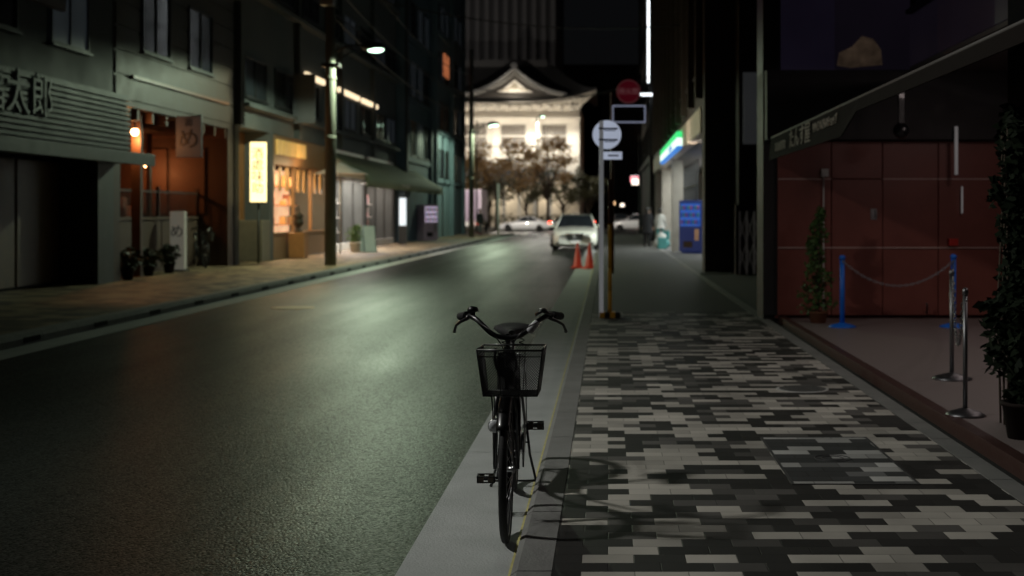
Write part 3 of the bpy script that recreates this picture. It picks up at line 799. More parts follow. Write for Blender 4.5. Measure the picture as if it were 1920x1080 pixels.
for y in rng(ya,yb+.1,3.28): g.tube([(-10.05,y,3.70),(-8.57,y,2.78)],.018,6); g.tube([(-10.05,y,2.7),(-8.6,y,2.68)],.015,6)
part('frame',g,galv,t,True)
text('コーヒー  お茶  のり',.2,(-8.515,54,2.63),*FX,M('pale_letter2',(.6,.6,.55),.6),t,xs=1.2)
t=thing('vertical_lightbox_sign',(-9.84,36,2.6),'glowing yellow vertical sign with brushed characters','sign')
g=MB(); g.box(-10.05,-9.62,35.93,36.07,1.82,3.5); part('lightbox',g,e_yel,t,True,bevel=.01)
g=MB(); g.box(-10.08,-9.59,35.92,36.08,3.5,3.54); g.box(-10.08,-9.59,35.92,36.08,1.78,1.82); g.cyl((-9.83,36,.1),(-9.83,36,1.8),.03); part('frame',g,frame,t,True)
text('酒\n處\n味\n助',.34,(-9.835,35.925,2.68),*FC,M('sign_ink',(.35,.20,.06),.6),t,line=.95)
t=thing('hanging_sign',(-9.4,40.4,5),'dark vertical sign board high on the wall','sign')
g=MB(); g.box(-9.95,-9.25,40.4,40.5,4.35,5.9); part('board',g,M('sign_dim',(.10,.10,.11),.5),t,True,bevel=.01)
g=MB(); g.cyl((XL,40.45,5.6),(-9.6,40.45,5.6),.02); part('bracket',g,frame,t,True)
t=thing('urn_lantern',(-9.75,40.3,.1),'dark pagoda shaped lantern standing before the lit window','lantern')
g=MB(); g.box(-10.0,-9.5,40.05,40.55,.1,.9); part('plinth',g,wood,t,True,bevel=.02)
g=MB(); g.lathe((-9.75,40.3,.9),[(.13,0),(.14,.05),(.06,.08),(.06,.15),(.16,.24),(.17,.38),(.12,.46),(.2,.50),(.06,.62),(.03,.7),(.045,.75),(.01,.85)],16); part('body',g,M('bronze',(.06,.045,.03),.5,metal=.5),t,True)
potplant(-9.2,46.6,.1,.95,.38,800,leafm,'round clipped shrub in a pale pot before the shop',size=.09,mat=white,pr=.22,ph=.35)
t=thing('easel_sign',(-8.7,46.5,.1),'pale teal A-frame menu board on the pavement','sign')
g=MB()
g.add([(-.24,-.18,0),(.24,-.18,0),(.24,0,.95),(-.24,0,.95),(-.24,-.15,0),(.24,-.15,0),(.24,.03,.95),(-.24,.03,.95)],[(0,1,2,3),(7,6,5,4),(0,3,7,4),(1,5,6,2),(3,2,6,7),(0,4,5,1)])
g.add([(-.24,.2,0),(.24,.2,0),(.24,.03,.95),(-.24,.03,.95)],[(3,2,1,0)])
part('board',g,E('teal_board',(.55,.75,.65),.20,.95,14),t)
g=MB(); g.tube([(-.24,-.19,0),(-.24,-.01,.96),(.24,-.01,.96),(.24,-.19,0)],.015,6); part('frame',g,frame,t)
t.rotation_euler=(0,0,.6)
t=thing('shop_umbrella',(-9.2,44.0,.1),'white parasol outside the shop with hanging edge','parasol')
g=MB(); vs=[(0,0,3.15)]
for k in range(16): a=k*math.pi/8; r=.95 if k%2==0 else .88; vs.append((r*math.cos(a),r*math.sin(a),2.75))
g.add(vs,[(0,1+k,1+(k+1)%16) for k in range(16)]); part('canopy',g,white,t)
g=MB(); g.cyl((0,0,0),(0,0,3.2),.025); part('pole',g,galv,t)
t=thing('lightbox_sign',(-9.3,58,1.7),'narrow white glowing sign beside the shop door','sign')
g=MB(); g.box(-9.45,-9.15,57.95,58.05,.95,2.2); part('lightbox',g,e_white,t,True); g=MB(); g.box(-9.48,-9.12,57.96,58.04,.1,.95); g.box(-9.48,-9.12,57.94,58.06,2.2,2.25); part('frame',g,frame,t,True)
def vending(x,y,z,body,front,lab,rot,grp='vending machines'):
    t=thing('vending_machine',(x,y,z),lab,'vending machine',grp,rot)
    g=MB(); g.box(-.5,.5,-.36,.36,.06,1.85); g.box(-.45,.45,-.30,.33,0,.06); part('cabinet',g,body,t,bevel=.02)
    g=MB(); g.box(-.43,.43,-.375,-.362,.95,1.75); part('display',g,front,t)
    g=MB()
    for r in range(3):
        for k in range(8): xx=-.36+k*.103; zz=1.02+r*.25; g.lathe((xx,-.385,zz),[(.028,0),(.03,.02),(.03,.12),(.018,.15)],8,m=(k+r)%3)
    part('cans',g,[M('can_red',(.6,.05,.05),.4),M('can_blue',(.05,.1,.5),.4),M('can_green',(.1,.35,.1),.4)],t)
    g=MB(); g.box(-.3,.1,-.375,-.362,.2,.42); part('delivery_slot',g,black,t); g=MB(); g.box(.2,.38,-.38,-.362,.45,.85); part('coin_panel',g,steel,t)
    return t
vending(-9.45,66.6,.1,M('vend_pink',(.5,.4,.5),.4),E('vend_glow_pink',(.9,.75,1),.7,.8,8),'white drink vending machine glowing beside the shops',0.9)
vending(3.12,45.2,.1,E('vend_blue',(.02,.09,.6),.03,.1),E('vend_glow_blue',(.05,.22,1),.35,.3,6),'blue drink vending machine beside the convenience store',-.7)

b2=clone(bk,(-10.35,32.9,.1),.6,'dark bicycle leaning near the restaurant terrace')
b2['group']='bicycles'; bk['group']='bicycles'

def simple_building(name,x0,x1,y0,y1,h,mat,lab,side,cols,rows,w,wh,mats):
    t=thing(name,((x0+x1)/2,(y0+y1)/2,.1),lab,'building')
    g=MB(); g.box(x0,x1,y0,y1,.1,h)
    xf=x1 if side=='L' else x0; s=1 if side=='L' else -1
    for z in rows: a,b=sorted((xf,xf+s*.12)); g.box(a,b,y0+.05,y1-.05,z-.35,z-.1)
    a,b=sorted((xf,xf+s*.2)); g.box(a,b,y0,y0+.4,.1,h); g.box(a,b,y1-.4,y1,.1,h)
    g.box(x0-.1,x1+.1,y0-.0,y1,h,h+.3)
    part('wall',g,mat,t,True)
    windows(t,xf,cols,rows,w,wh,mats,side)
    return t
simple_building('tall_building',-22,-9.9,61.1,71,24,tealw,'blue grey tall office building with window rows','L',rng(62.6,70.5,2.4),[4.4,7.4,10.4,13.4],1.7,1.8,[glassd,dimw,glassd])
simple_building('tall_building',-22,-9.7,71.2,79,22,M('pale_blue_wall',(.13,.19,.22),.7,scale=.8),'pale blue apartment building with balconies','L',rng(72.5,78.5,2.2),[3.6,6.4,9.2,12,14.8],1.5,1.6,[glassd,dimw,dimw])
simple_building('tall_building',-22,-9.9,79.2,87,20,tealw,'grey corner building with orange lit window','L',rng(80.6,86.5,2.4),[3.6,6.6,9.6,12.6],1.6,1.7,[glassd,dimw])
g=MB(); g.box(-9.68,-9.60,75.2,77.4,9.6,10.9); solo('orange_window_sign',g,E('orange_sign',(1,.3,.12),.6,.97,1.8),(-9.65,76,10),'orange red lit sign panel on the building wall','sign')
g=MB(); g.box(XL+.1,XL+.5,61.15,61.6,2.9,15); solo('downpipe_box',g,darkw,(XL+.3,61.4,2.9),'dark vertical service duct on the wall','duct',bevel=.02)

# ---------------------------------------------------------------- right building R1 (kimono shop)
R1=thing('kimono_shop_building',(8,11,.1),'dark building with red panelled shop entrance and awning','building')
lint=M('lintel_dark',(.018,.015,.016),.6)
viow=E('violet_glow_wall',(.20,.15,.27),.022,.7,.5,bc=.10)  # dim violet light on the wall painted in as emission
g=MB()
g.box(3.9,14,3,16.55,3.40,15,0)
g.box(5.4,14,3,16.5,.14,3.40,1)
g.box(2.05,14,16.9,17.6,.1,3.37,1); g.box(2.05,14,16.9,17.6,3.372,15,0)
g.box(2.06,5.39,16.60,16.899,2.46,3.36,1)
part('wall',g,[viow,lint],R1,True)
g=MB()
xs=[2.22,2.93,3.60,4.33,5.38]; zs=[.16,1.05,1.95,2.45]
for i in range(4):
    for j in range(3):
        if i==1 and j<2: continue
        g.box(xs[i]+.006,xs[i+1]-.006,16.78,16.88,zs[j]+.006,zs[j+1]-.006)
g.box(2.2,5.38,16.86,16.9,.12,2.45)
part('panel_wall',g,[redw],R1,True,bevel=.004)
g=MB(); g.box(2.936,3.594,16.77,16.86,.166,1.944); d=part('door',g,redw,R1,True,bevel=.004)
g=MB(); g.box(3.44,3.52,16.75,16.768,1.42,1.56); g.tube([(3.50,16.745,1.44),(3.50,16.72,1.46),(3.50,16.72,1.52),(3.50,16.745,1.54)],.008,6); part('handle',g,steel,d,True)
g=MB(); g.box(2.225,5.38,16.755,16.768,1.042,1.058); g.box(2.225,2.93,16.765,16.778,1.942,1.958); g.box(3.6,5.38,16.765,16.778,1.942,1.958); part('trim_strip',g,M('trim_pink',(.62,.42,.38),.4),R1,True)
g=MB(); g.box(4.45,4.57,16.70,16.77,1.08,1.17); part('red_call_box',g,M('call_red',(.6,.03,.02),.4),R1,True,bevel=.004)
g=MB(); g.cyl((4.49,16.5,2.0),(4.49,16.5,2.62),.022); g.cyl((4.62,16.7,1.5),(4.62,16.7,1.85),.012); part('tube_fitting',g,E('tube_white',(.9,.85,.85),.10,.2),R1,True)
g=MB(); g.box(2.79,2.88,16.70,16.77,1.98,2.08); g.cyl((2.82,16.74,.2),(2.82,16.74,1.98),.008); part('wall_plate',g,white,R1,True)
g=MB(); g.tube([(4.15,16.74,.2),(4.15,16.66,.2),(4.15,16.64,.3),(4.13,16.6,.33)],.012,6); part('water_tap',g,steel,R1,True)
g=MB(); g.ball((3.55,15.5,2.50),.10,m=0); g.box(3.52,3.58,15.47,15.53,2.56,3.0); part('dome_camera',g,black,R1,True)
g=MB(); 
for y in rng(9.0,16.4,1.5): g.box(5.30,5.40,y,y+.08,.14,2.9)
g.box(5.32,5.40,9,16.5,2.4,2.5); g.box(5.34,5.38,9,16.5,.14,2.9,1)
part('shopfront',g,[frame,glassd],R1,True)
g=MB(); g.box(3.9,5.4,3,16.54,3.34,3.39); part('soffit',g,M('soffit',(.10,.085,.08),.7),R1,True)
g=MB(); g.box(2.62,3.15,8.0,8.4,.14,3.4); part('pillar',g,[M('pillar_black',(.004,.004,.005),.8,spec=.05)],R1,True,bevel=.01)
windows(R1,3.9,rng(5,16.2,2.6),[4.1,7.2,10.2],1.9,2.0,[glassd],'R')
g=MB(); g.ext([(3.02,3.45),(3.2,3.42),(3.62,3.46),(3.60,3.66),(3.5,3.80),(3.35,3.84),(3.22,3.70),(3.05,3.62)],'y',16.885,16.897); part('reflection_patch',g,E('painted_reflection',(.75,.50,.34),.055,1.0,7,bc=.02),R1,True)  # warm reflection painted as a dim glowing patch on the wall
g=MB(); g.box(2.28,2.98,16.84,16.895,3.37,14,0); g.box(2.04,2.27,16.84,16.895,.16,14,1)
part('fin',g,[E('violet_glow_fin',(.22,.17,.36),.024,.6,1,bc=.15),lint],R1,True)  # violet light on the fin is emission in its colour
g=MB(); 
for y in (8.6,11.2,13.8): g.lathe((4.7,y,3.315),[(.10,0),(.10,.02)],18)
part('added_downlight',g,E('added_downlight_glow',(1,.80,.66),3,.1),R1,True)  # glowing discs added out of view to go with the forecourt lights
for y in (8.6,11.2,13.8): light('AREA',(4.7,y,3.30),8,(1,.82,.78),R1,size=.5,sy=.5,target=(4.1,y+.3,0))  # added unseen area lights that brighten the forecourt
t=thing('shop_awning',(2.4,13.8,2.2),'dark brown shop awning with pale kimono shop lettering','awning')
g=MB(); vs=[];n=14; y0_,y1_=6.4,16.59
for i in range(n+1):
    y=y0_+(y1_-y0_)*i/n
    vs+=[(3.9,y,3.22),(3.0,y,2.86-.012*(i%2)),(2.12,y,2.48),(2.10,y,2.19 if y>11 else 2.36)]
g.add(vs,[(i*4+j,i*4+j+1,i*4+j+5,i*4+j+4) for i in range(n) for j in range(3)],0,False)
o=part('canvas',g,M('awning_brown',(.015,.012,.011),.9,scale=3,spec=.08),t,True); o.modifiers.new('s','SOLIDIFY').thickness=.012
g=MB()
for y in rng(6.6,16.5,1.9): g.tube([(3.9,y,3.18),(2.14,y,2.45)],.014,6)
g.cyl((2.12,y0_,2.475),(2.12,y1_,2.475),.016)
part('frame',g,M('awning_frame',(.10,.09,.08),.6),t,True)
letr=M('awning_letter',(.30,.265,.21),.7)
text('たんす屋',.24,(2.083,13.95,2.33),*FR,letr,t,xs=1.6)
text('リサイクルきものショップ',.11,(2.083,12.35,2.36),*FR,letr,t,xs=1.05)
text('高価買取',.12,(2.083,15.5,2.31),*FR,letr,t,xs=2.0)

# ---------------------------------------------------------------- right gap + gate + R3
t=thing('folding_gate',(3.5,29.2,.1),'dark folding metal gate closing a driveway','gate')
g=MB()
for i in range(11):
    x=2.98+i*.17; g.box(x,x+.035,29.18,29.22,.12,1.55)
    if i<10:
        for zz in (.2,.85): g.tube([(x,29.2,zz),(x+.17,29.2,zz+.6)],.009,5); g.tube([(x,29.2,zz+.6),(x+.17,29.2,zz)],.009,5)
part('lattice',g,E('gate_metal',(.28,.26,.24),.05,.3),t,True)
g=MB(); g.box(2.98,4.75,29.15,29.25,1.55,1.6); g.box(2.9,2.98,29.1,29.3,.1,1.7); part('rail',g,frame,t,True)
t=thing('dark_building',(8,33,.1),'dark wall behind the folding gate with pale panel','building')
g=MB(); g.box(3.02,14,29.6,30.4,.1,16); g.box(9,14,17.7,29.5,.1,14); part('wall',g,lint,t,True)
g=MB(); g.box(3.12,3.85,29.5,29.598,3.1,4.75); part('panel',g,E('panel_pale',(.20,.21,.22),.07,.2),t,True)
R3=thing('corner_store_building',(8,46,.1),'dark office building with convenience store on ground floor','building')
g=MB(); g.box(2.3,14,30.5,64,4.15,22,0); g.box(2.3,3.0,30.5,31.3,.1,4.15,0); g.box(3.0,14,30.5,31.0,.1,4.15,0); g.box(4.5,14,31.0,64,.1,3.5,1)
for y in (46.8,55.5,63.4): g.box(2.35,2.75,y,y+.5,.1,3.48,2)
g.box(2.5,4.5,31,64,3.5,4.15,0)
part('wall',g,[M('dark_brown_stone',(.045,.038,.034),.55,scale=1.5),M('store_back',(.6,.6,.58),.6),M('beige_pillar',(.34,.31,.27),.6)],R3,True)
g=MB(); g.box(2.26,2.5,31.4,63.5,3.48,4.12); part('fascia',g,M('beige_fascia',(.55,.46,.38),.5,scale=1),R3,True)
windows(R3,2.3,rng(32.5,63,3.0),[5.0,8.2,11.4,14.6],2.3,2.0,[glassd,glassd,glassd,dimw],'R')
g=MB()
for y in rng(31.2,64,3.0): g.box(2.12,2.3,y-.12,y+.12,4.3,22)
part('mullion_fin',g,M('fin_bronze',(.07,.06,.045),.5,metal=.4),R3,True)
g=MB(); 
for y in rng(46.2,62,1.6): g.box(3.2,3.26,y,y+.06,.1,3.45)
g.box(3.2,3.26,46.2,63,2.5,2.56); part('shopfront',g,frame,R3,True)
light('AREA',(3.9,50,3.4),560,(.95,1,.95),R3,size=1,sy=12,target=(3.9,50,0))
light('AREA',(2.15,36,3.3),34,(1,.86,.70),R3,size=.2,sy=6,target=(2.55,36,4.5))
light('SPOT',(1.9,46.5,3.4),1000,(.97,1,.93),R3,size=.3,spot=36,target=(-1.3,51.2,.85))  # added spot without a fixture, brightens the front of the parked car
g=MB()
for k in range(11): 
    for z in (.5,1,1.5): g.box(4.2,4.45,46.5+k*1.5,47.5+k*1.5,z,z+.4,k%3)
part('shelving',g,[M('goods_d',(.5,.5,.5),.5),M('goods_e',(.15,.3,.4),.5),M('goods_f',(.6,.3,.3),.5)],R3,True)
t=thing('convenience_store_sign',(2.2,45,3.75),'glowing green white and blue striped store sign','sign')
g=MB(); g.box(2.10,2.25,38.9,51.5,3.80,4.00,0); g.box(2.10,2.25,38.9,51.5,3.56,3.80,1); g.box(2.10,2.25,38.9,51.5,3.48,3.56,2)
part('lightbox',g,[E('sign_green',(.04,.70,.20),1.2,.1),E('sign_white',(.80,1,.90),1.3,.05),E('sign_blue',(.05,.3,.95),.7,.1)],t,True)
text('FamilyMart',.22,(2.09,43.0,3.67),*FR,E('sign_blue2',(.02,.15,.6),.8),t,xs=2.4)
t=thing('vertical_neon_sign',(2.15,65.5,8),'tall thin white neon tube sign on the wall','sign')
g=MB(); g.box(2.02,2.20,65.4,65.6,8.2,13.5); part('tube',g,E('neon_white',(.9,.97,1),3.0,.05),t,True)
g=MB(); g.box(2.2,2.34,65.42,65.58,8.1,13.6); part('bracket',g,frame,t,True)
t=thing('horizontal_neon_sign',(2.2,64,8),'short horizontal white neon bar over the pavement','sign')
g=MB(); 
for i in range(6): g.box(1.56+i*.17,1.70+i*.17,63.95,64.05,7.38,7.50)
part('tube',g,E('neon_white',(.9,.97,1),3.0,.05),t,True)
g=MB(); g.box(1.55,2.6,63.97,64.03,7.51,7.55); part('bracket',g,frame,t,True)
simple_building('tall_building',2.3,14,64.5,88,24,darkw,'dark tall corner office building along the street','R',rng(66.5,87,3),[4.6,8,11.4,14.8],2.2,1.9,[glassd,dimw])
for (y0,y1,h,m_,x0) in ((126,150,18,greyw,5.6),(152,190,24,darkw,5.9),(192,250,20,tealw,6.1),(252,330,26,darkw,6.3)):
    simple_building('distant_building',x0,26,y0,y1,h,m_,'dark distant building along the street beyond the crossing','R',rng(y0+3,y1-2,6),[4.5,9,13.5],3,2.4,[glassd,dimw,dimy,dimy])
simple_building('distant_building',-26,-1.2,202,330,22,darkw,'dark distant building along the street beyond the crossing','L',rng(206,326,12),[4.5,9,13.5],4,2.4,[glassd,dimw,dimy])
g=MB(); g.box(-30,60,420,430,0,30); solo('distant_building',g,darkw,(10,425,0),'dark building closing the far end of the street','building',bevel=.1)
cols=[(1,.85,.7),(1,.3,.35),(.7,.85,1),(1,.6,.3),(.9,1,1),(1,.2,.15)]
for i,(x,y,z,w,h,c) in enumerate([(3.6,150,5.2,1.6,.7,0),(3.9,170,6.0,1.8,.8,1),(4.2,190,6.8,1.6,.6,4),(3.9,140,3.4,.6,1.0,3),(4.6,205,5,1.2,1.0,2),(-.6,215,5.5,1.4,1.4,1),(4.8,250,6,2.0,1.0,4),(4.6,230,3.2,1.6,1.2,5),(4.4,132,4.6,.8,.4,0),(-.3,240,4.2,1.4,1.6,0),(1.2,300,4,1,1,3),(2.6,280,3,.8,.8,5),(3.4,260,4.5,1,.6,0),(1.9,170,2.6,.5,.4,0),(.8,190,3,.5,.5,3),(2.9,210,4,.8,.5,4)]):
    t=thing('street_sign_light',(x,y,z),'small glowing shop sign over the distant pavement','sign','distant shop signs')
    g=MB(); g.box(-w/2,w/2,-.1,.1,-h/2,h/2); part('lightbox',g,E('dsign%d'%c,cols[c],3.0,.5,1.5),t)
    g=MB(); g.box(-w/2-.05,w/2+.05,-.12,.12,h/2,h/2+.08); g.cyl((w/2,0,h/2),(w/2+.6,0,h/2),.04); part('frame',g,frame,t)

# ---------------------------------------------------------------- theatre
YT=135
K=thing('theatre_building',(-15,YT+8,.1),'floodlit white traditional theatre with curved gable roof','theatre')
plw=M('white_plaster',(.66,.62,.55),.7,scale=.5,var=.2)
tile=M('roof_tile',(.12,.12,.122),.55,scale=2)
drkp=M('dark_timber_opening',(.035,.022,.014),.6)
WR=-3.0
g=MB(); g.box(-31,WR,YT,YT+22,.1,13.0,0)
for x in (-30.6,-26,-21.4,-16.8,-12.2,-7.6,WR-.5): g.box(x,x+.5,YT-.30,YT,.1,11.4,0)
g.box(-31.1,WR+.1,YT-.5,YT-.0,11.4,11.62,0)
for x in rng(-30.4,WR,1.1): g.box(x,x+.36,YT-1.6,YT-.2,12.35,12.68,0)
g.box(-31,WR+.2,YT-.5,YT,12.70,13.0,0)
part('wall',g,[plw],K,True)
g=MB()
for x in (-28.8,-24.2,-19.6,-15.0,-10.9,-6.6):
    for z,h in ((8.5,2.3),(4.9,2.6)):
        g.box(x-.4,x+2.2,YT-.06,YT-.01,z,z+h,0)
        for k in range(10): g.box(x-.36+k*.27,x-.30+k*.27,YT-.09,YT-.06,z,z+h,1)
        g.box(x-.4,x+2.2,YT-.12,YT-.09,z+h*.5-.06,z+h*.5+.06,1)
g.box(-28.9,WR-.9,YT-.9,YT-.82,8.15,8.3,1); g.box(-28.9,WR-.9,YT-.9,YT-.02,7.3,7.45,1)
for x in rng(-28.9,WR-.9,.6): g.box(x,x+.1,YT-.88,YT-.82,7.45,8.15,1)
part('lattice_window',g,[drkp,plw],K,True)
def curved_roof(mb,xc,hw,y0,y1,ze,zr,n=24,lift=.9,pw=5):
    vs=[];rows=9
    f=lambda u,v:ze+(zr-ze)*(v**1.4)+lift*(abs(u)**pw)*(1-v)
    for j in range(rows+1):
        v=j/rows
        for i in range(n+1):
            u=-1+2*i/n
            vs.append((xc+u*hw*(1-.32*v),y0+(y1-y0)*v,f(u,v)))
    fs=[(j*(n+1)+i,j*(n+1)+i+1,(j+1)*(n+1)+i+1,(j+1)*(n+1)+i) for j in range(rows) for i in range(n)]
    mb.add(vs,fs,0,True)
    for s in (-1,1):
        vs=[]
        for j in range(rows+1):
            v=j/rows; w=hw*(1-.32*v); z=f(1,v)
            vs+= [(xc+s*w,y0+(y1-y0)*v,z),(xc+s*w,2*y1-y0-(y1-y0)*v,z)]
        fs=[(2*j,2*j+1,2*j+3,2*j+2) for j in range(rows)]
        mb.add(vs,fs,0,True)
    for i in range(0,81):
        u=-1+i/40
        mb.tube([(xc+u*hw*(1-.32*j/rows),y0+(y1-y0)*j/rows,f(u,j/rows)+.05) for j in range(rows+1)],.08,5,cap=False)
RC,RH=-16.8,15.6
g=MB(); curved_roof(g,RC,RH,YT-3.4,YT+8,13.0,18.0,lift=1.35,pw=5)
g.box(RC-9.5,RC+10,YT+7.6,YT+8.4,17.7,18.6)
r=part('roof',g,[tile],K,True)
g=MB()
pts=[(RC+RH*(-1+2*i/30),YT-3.4,12.86+1.35*abs(-1+2*i/30)**5) for i in range(31)]
g.tube(pts,.10,6)
n=30; vs=[]
for i in range(n+1):
    u=-1+2*i/n; x=RC+RH*u; vs+=[(x,YT-3.3,12.84+1.35*abs(u)**5),(min(WR+.2,max(-31,x)),YT-.5,12.98)]
g.add(vs,[(2*i,2*i+2,2*i+3,2*i+1) for i in range(n)],0,True)
for i in range(61):
    u=-1+i/30; x=RC+RH*u; z=12.74+1.35*abs(u)**5; g.tube([(x,YT-3.2,z),(min(WR+.2,max(-31,x)),YT-.5,12.86)],.07,4)
part('eaves',g,M('eaves_plaster',(.42,.39,.34),.7),r,True)
ap=16.3; xb=-9.6; gw=5.0; zb_=13.7
def rake(u,ww,h0,h1): return (ww*(1-u), h0+(h1-h0)*(u**2.2*.74+u*.26))
N=16
g=MB()
poly=[(xb-1.9,13.95)]+[(xb-1.9+1.9*i/6,14.0+1.25*(i/6)**1.35) for i in range(1,7)]+[(xb+1.9*i/6,14.0+1.25*(1-i/6)**1.35) for i in range(1,6)]+[(xb+1.9,13.95)]
g.ext(poly,'y',YT-3.4,YT-3.2)
gb=part('gable',g,plw,K,True)
g=MB()
poly=[]
for i in range(N+1): a=rake(i/N,gw*.95,zb_-.3,ap-.15); poly.append((xb-a[0],a[1]))
for i in range(N-1,-1,-1): a=rake(i/N,gw*.95,zb_-.3,ap-.15); poly.append((xb+a[0],a[1]))
g.ext(poly,'y',YT-3.15,YT-2.9); part('gable_panel',g,M('gable_dark',(.05,.042,.035),.6),gb,True)
g=MB()
for s in (-1,1):
    for (dz,th,yy) in ((0,.16,YT-4.0),(-.42,.10,YT-3.8)):
        vs=[]
        for i in range(N+1):
            a=rake(i/N,gw,zb_+dz*.3,ap+dz); x,z=xb+s*a[0],a[1]
            vs+=[(x,yy,z),(x,yy,z-th),(x,yy+.25,z-th),(x,yy+.25,z)]
        g.add(vs,[(i*4+j,i*4+(j+1)%4,(i+1)*4+(j+1)%4,(i+1)*4+j) for i in range(N) for j in range(4)],0)
part('verge_board',g,M('verge_grey',(.25,.24,.22),.6),gb,True)
g=MB()
for s in (-1,1):
    pts=[]
    for i in range(N+1): a=rake(i/N,gw+.4,zb_+.02,ap+.15); pts.append((xb+s*a[0],a[1]))
    vs=[]
    for (x,z) in pts: vs+=[(x,YT-4.2,z),(x,YT+6,z)]
    g.add(vs,[(2*i,2*i+1,2*i+3,2*i+2) for i in range(N)],0,True)
    g.tube([(x,YT-4.2,z+.03) for x,z in pts],.15,6)
g.box(xb-.2,xb+.2,YT-4.4,YT+6,ap+.05,ap+.38); g.lathe((xb,YT-4.3,ap+.30),[(.34,0),(.28,.2)],8,axis='y')
part('gable_roof',g,tile,gb,True)
g=MB(); g.arc((xb,YT-3.45,14.55),.26,.06,axis='y',n=20,k=6); g.ball((xb,YT-3.45,14.55),.13)
for s in (-1,1): g.tube([(xb+s*.3,YT-3.45,14.45),(xb+s*.7,YT-3.45,14.25),(xb+s*1.1,YT-3.45,14.3),(xb+s*1.4,YT-3.45,14.12)],.05,6)
part('ornament',g,M('gable_ornament',(.25,.20,.12),.5),gb,True)
g=MB(); curved_roof(g,-13,9.2,YT-3.6,YT-.2,4.6,6.1,lift=.6)
part('porch_roof',g,tile,K,True)
g=MB()
for x in rng(-20.5,-5.5,1.6): g.box(x,x+.3,YT-2.9,YT-2.65,.1,4.6)
g.box(-20.5,-5.4,YT-2.9,YT-2.5,4.3,4.6)
part('porch_column',g,plw,K,True)
flc=(1,.90,.74)
for x,pw_ in ((-20,150),(-15.5,160),(-11.6,190),(-8,200),(-4.6,190)): light('AREA',(x,YT-3.4,7.2),pw_,flc,K,size=.8,sy=.6,target=(x,YT-.6,12.4),name='flood_light')
light('AREA',(xb,YT-5.1,13.5),75,flc,K,size=1,sy=.3,target=(xb,YT-3.3,14.6),name='flood_light')
light('AREA',(-12,YT-15,12.2),190,(1,.92,.82),K,size=5,sy=1,target=(-11,YT+2,16.0),name='roof_flood_light')
for x in (-17,-11,-6): light('POINT',(x,YT-1.5,3.5),150,(1,.84,.62),K,size=.3,name='porch_light')
t=thing('ribbed_tower',(-19,185,0),'dark high rise tower with vertical ribs behind the theatre','tower')
g=MB(); g.box(-34,-6.9,170,200,0,75)
part('wall',g,M('tower_grey',(.06,.06,.065),.6,scale=.2),t,True)
g=MB()
for x in rng(-33.8,-7,1.25): g.box(x,x+.55,169.3,169.995,18,75)
part('rib',g,M('tower_rib',(.16,.16,.165),.6),t,True); 
light('AREA',(-19,150,21),230,(1,.92,.85),K,size=12,sy=2,target=(-19,172,38),name='roof_flood')
g=MB(); g.box(-20,6,202,212,0,25); solo('distant_building',g,[darkw],(-7,207,0),'dark distant block beside the ribbed tower','building')
g=MB(); g.box(-7.2,-5.4,201.7,201.95,20.3,21.2); solo('lit_window_strip',g,E('far_warm',(1,.45,.2),.35,.7,1),(-6.3,201.8,20.6),'dim warm lit window strip on the distant block','window')

# ---------------------------------------------------------------- trees
def tree(x,y,h,cr,seed,leaf,lab,nl=2600,ls=.28):
    random.seed(seed)
    t=thing('street_tree',(x,y,.1),lab,'tree','street trees before the theatre')
    g=MB(); tops=[]
    g.tube([(0,0,0),(.05,0,h*.2),(-.05,.05,h*.42)],[.17,.13,.10],8)
    for i in range(9):
        a=i*2.4+U(-.3,.3); z0=h*U(.25,.45); r=cr*U(.55,.95)
        e=Vector((r*math.cos(a),r*math.sin(a),h*U(.50,.92)))
        m_=Vector((e.x*.45,e.y*.45,(z0+e.z)/2+U(-.1,.2)))
        g.tube([(0,0,z0),m_,e],[.07,.045,.015],6); tops+= [e,m_.lerp(e,.5)]
        for k in range(2):
            e2=e+Vector((U(-.8,.8),U(-.8,.8),U(-.1,.7))); g.tube([m_.lerp(e,.6),e2],[.025,.008],5); tops.append(e2)
    part('trunk',g,bark,t)
    g=MB()
    for p in tops:
        leaves(g,p,(cr*U(.22,.4),cr*U(.22,.4),cr*U(.15,.3)),nl//len(tops),ls)
    part('crown',g,leaf,t)
    return t
tree(-10.4,119,8.4,2.9,1,leafb,'street tree with sparse autumn leaves before the theatre',2600)
tree(-5.6,118.5,8.6,2.5,2,leafb,'street tree with sparse autumn leaves before the theatre',2400)
tree(-13.4,119.5,7.2,2.0,3,leafb,'street tree with sparse autumn leaves before the theatre',1900)
tree(-8,125,5.6,2.4,5,leafe,'low dark evergreen tree before the theatre',2800,.25)
tree(-4.4,124.6,5.0,2.0,6,leafe,'low dark evergreen tree before the theatre',2400,.25)
tree(-2,125,5.4,1.6,9,leafe,'low dark evergreen tree before the theatre',1800,.25)
tree(-11.6,124.6,5.2,2.1,12,leafe,'low dark evergreen tree before the theatre',2400,.25)
random.seed(99)
g=MB()
for i in range(24): leaves(g,(-18+i*.7,124.8,.8+U(0,.3)),(.6,.5,.5),110,.2)
solo('hedge',g,leafe,(-10,124.8,.1),'low clipped dark hedge along the theatre pavement','hedge')

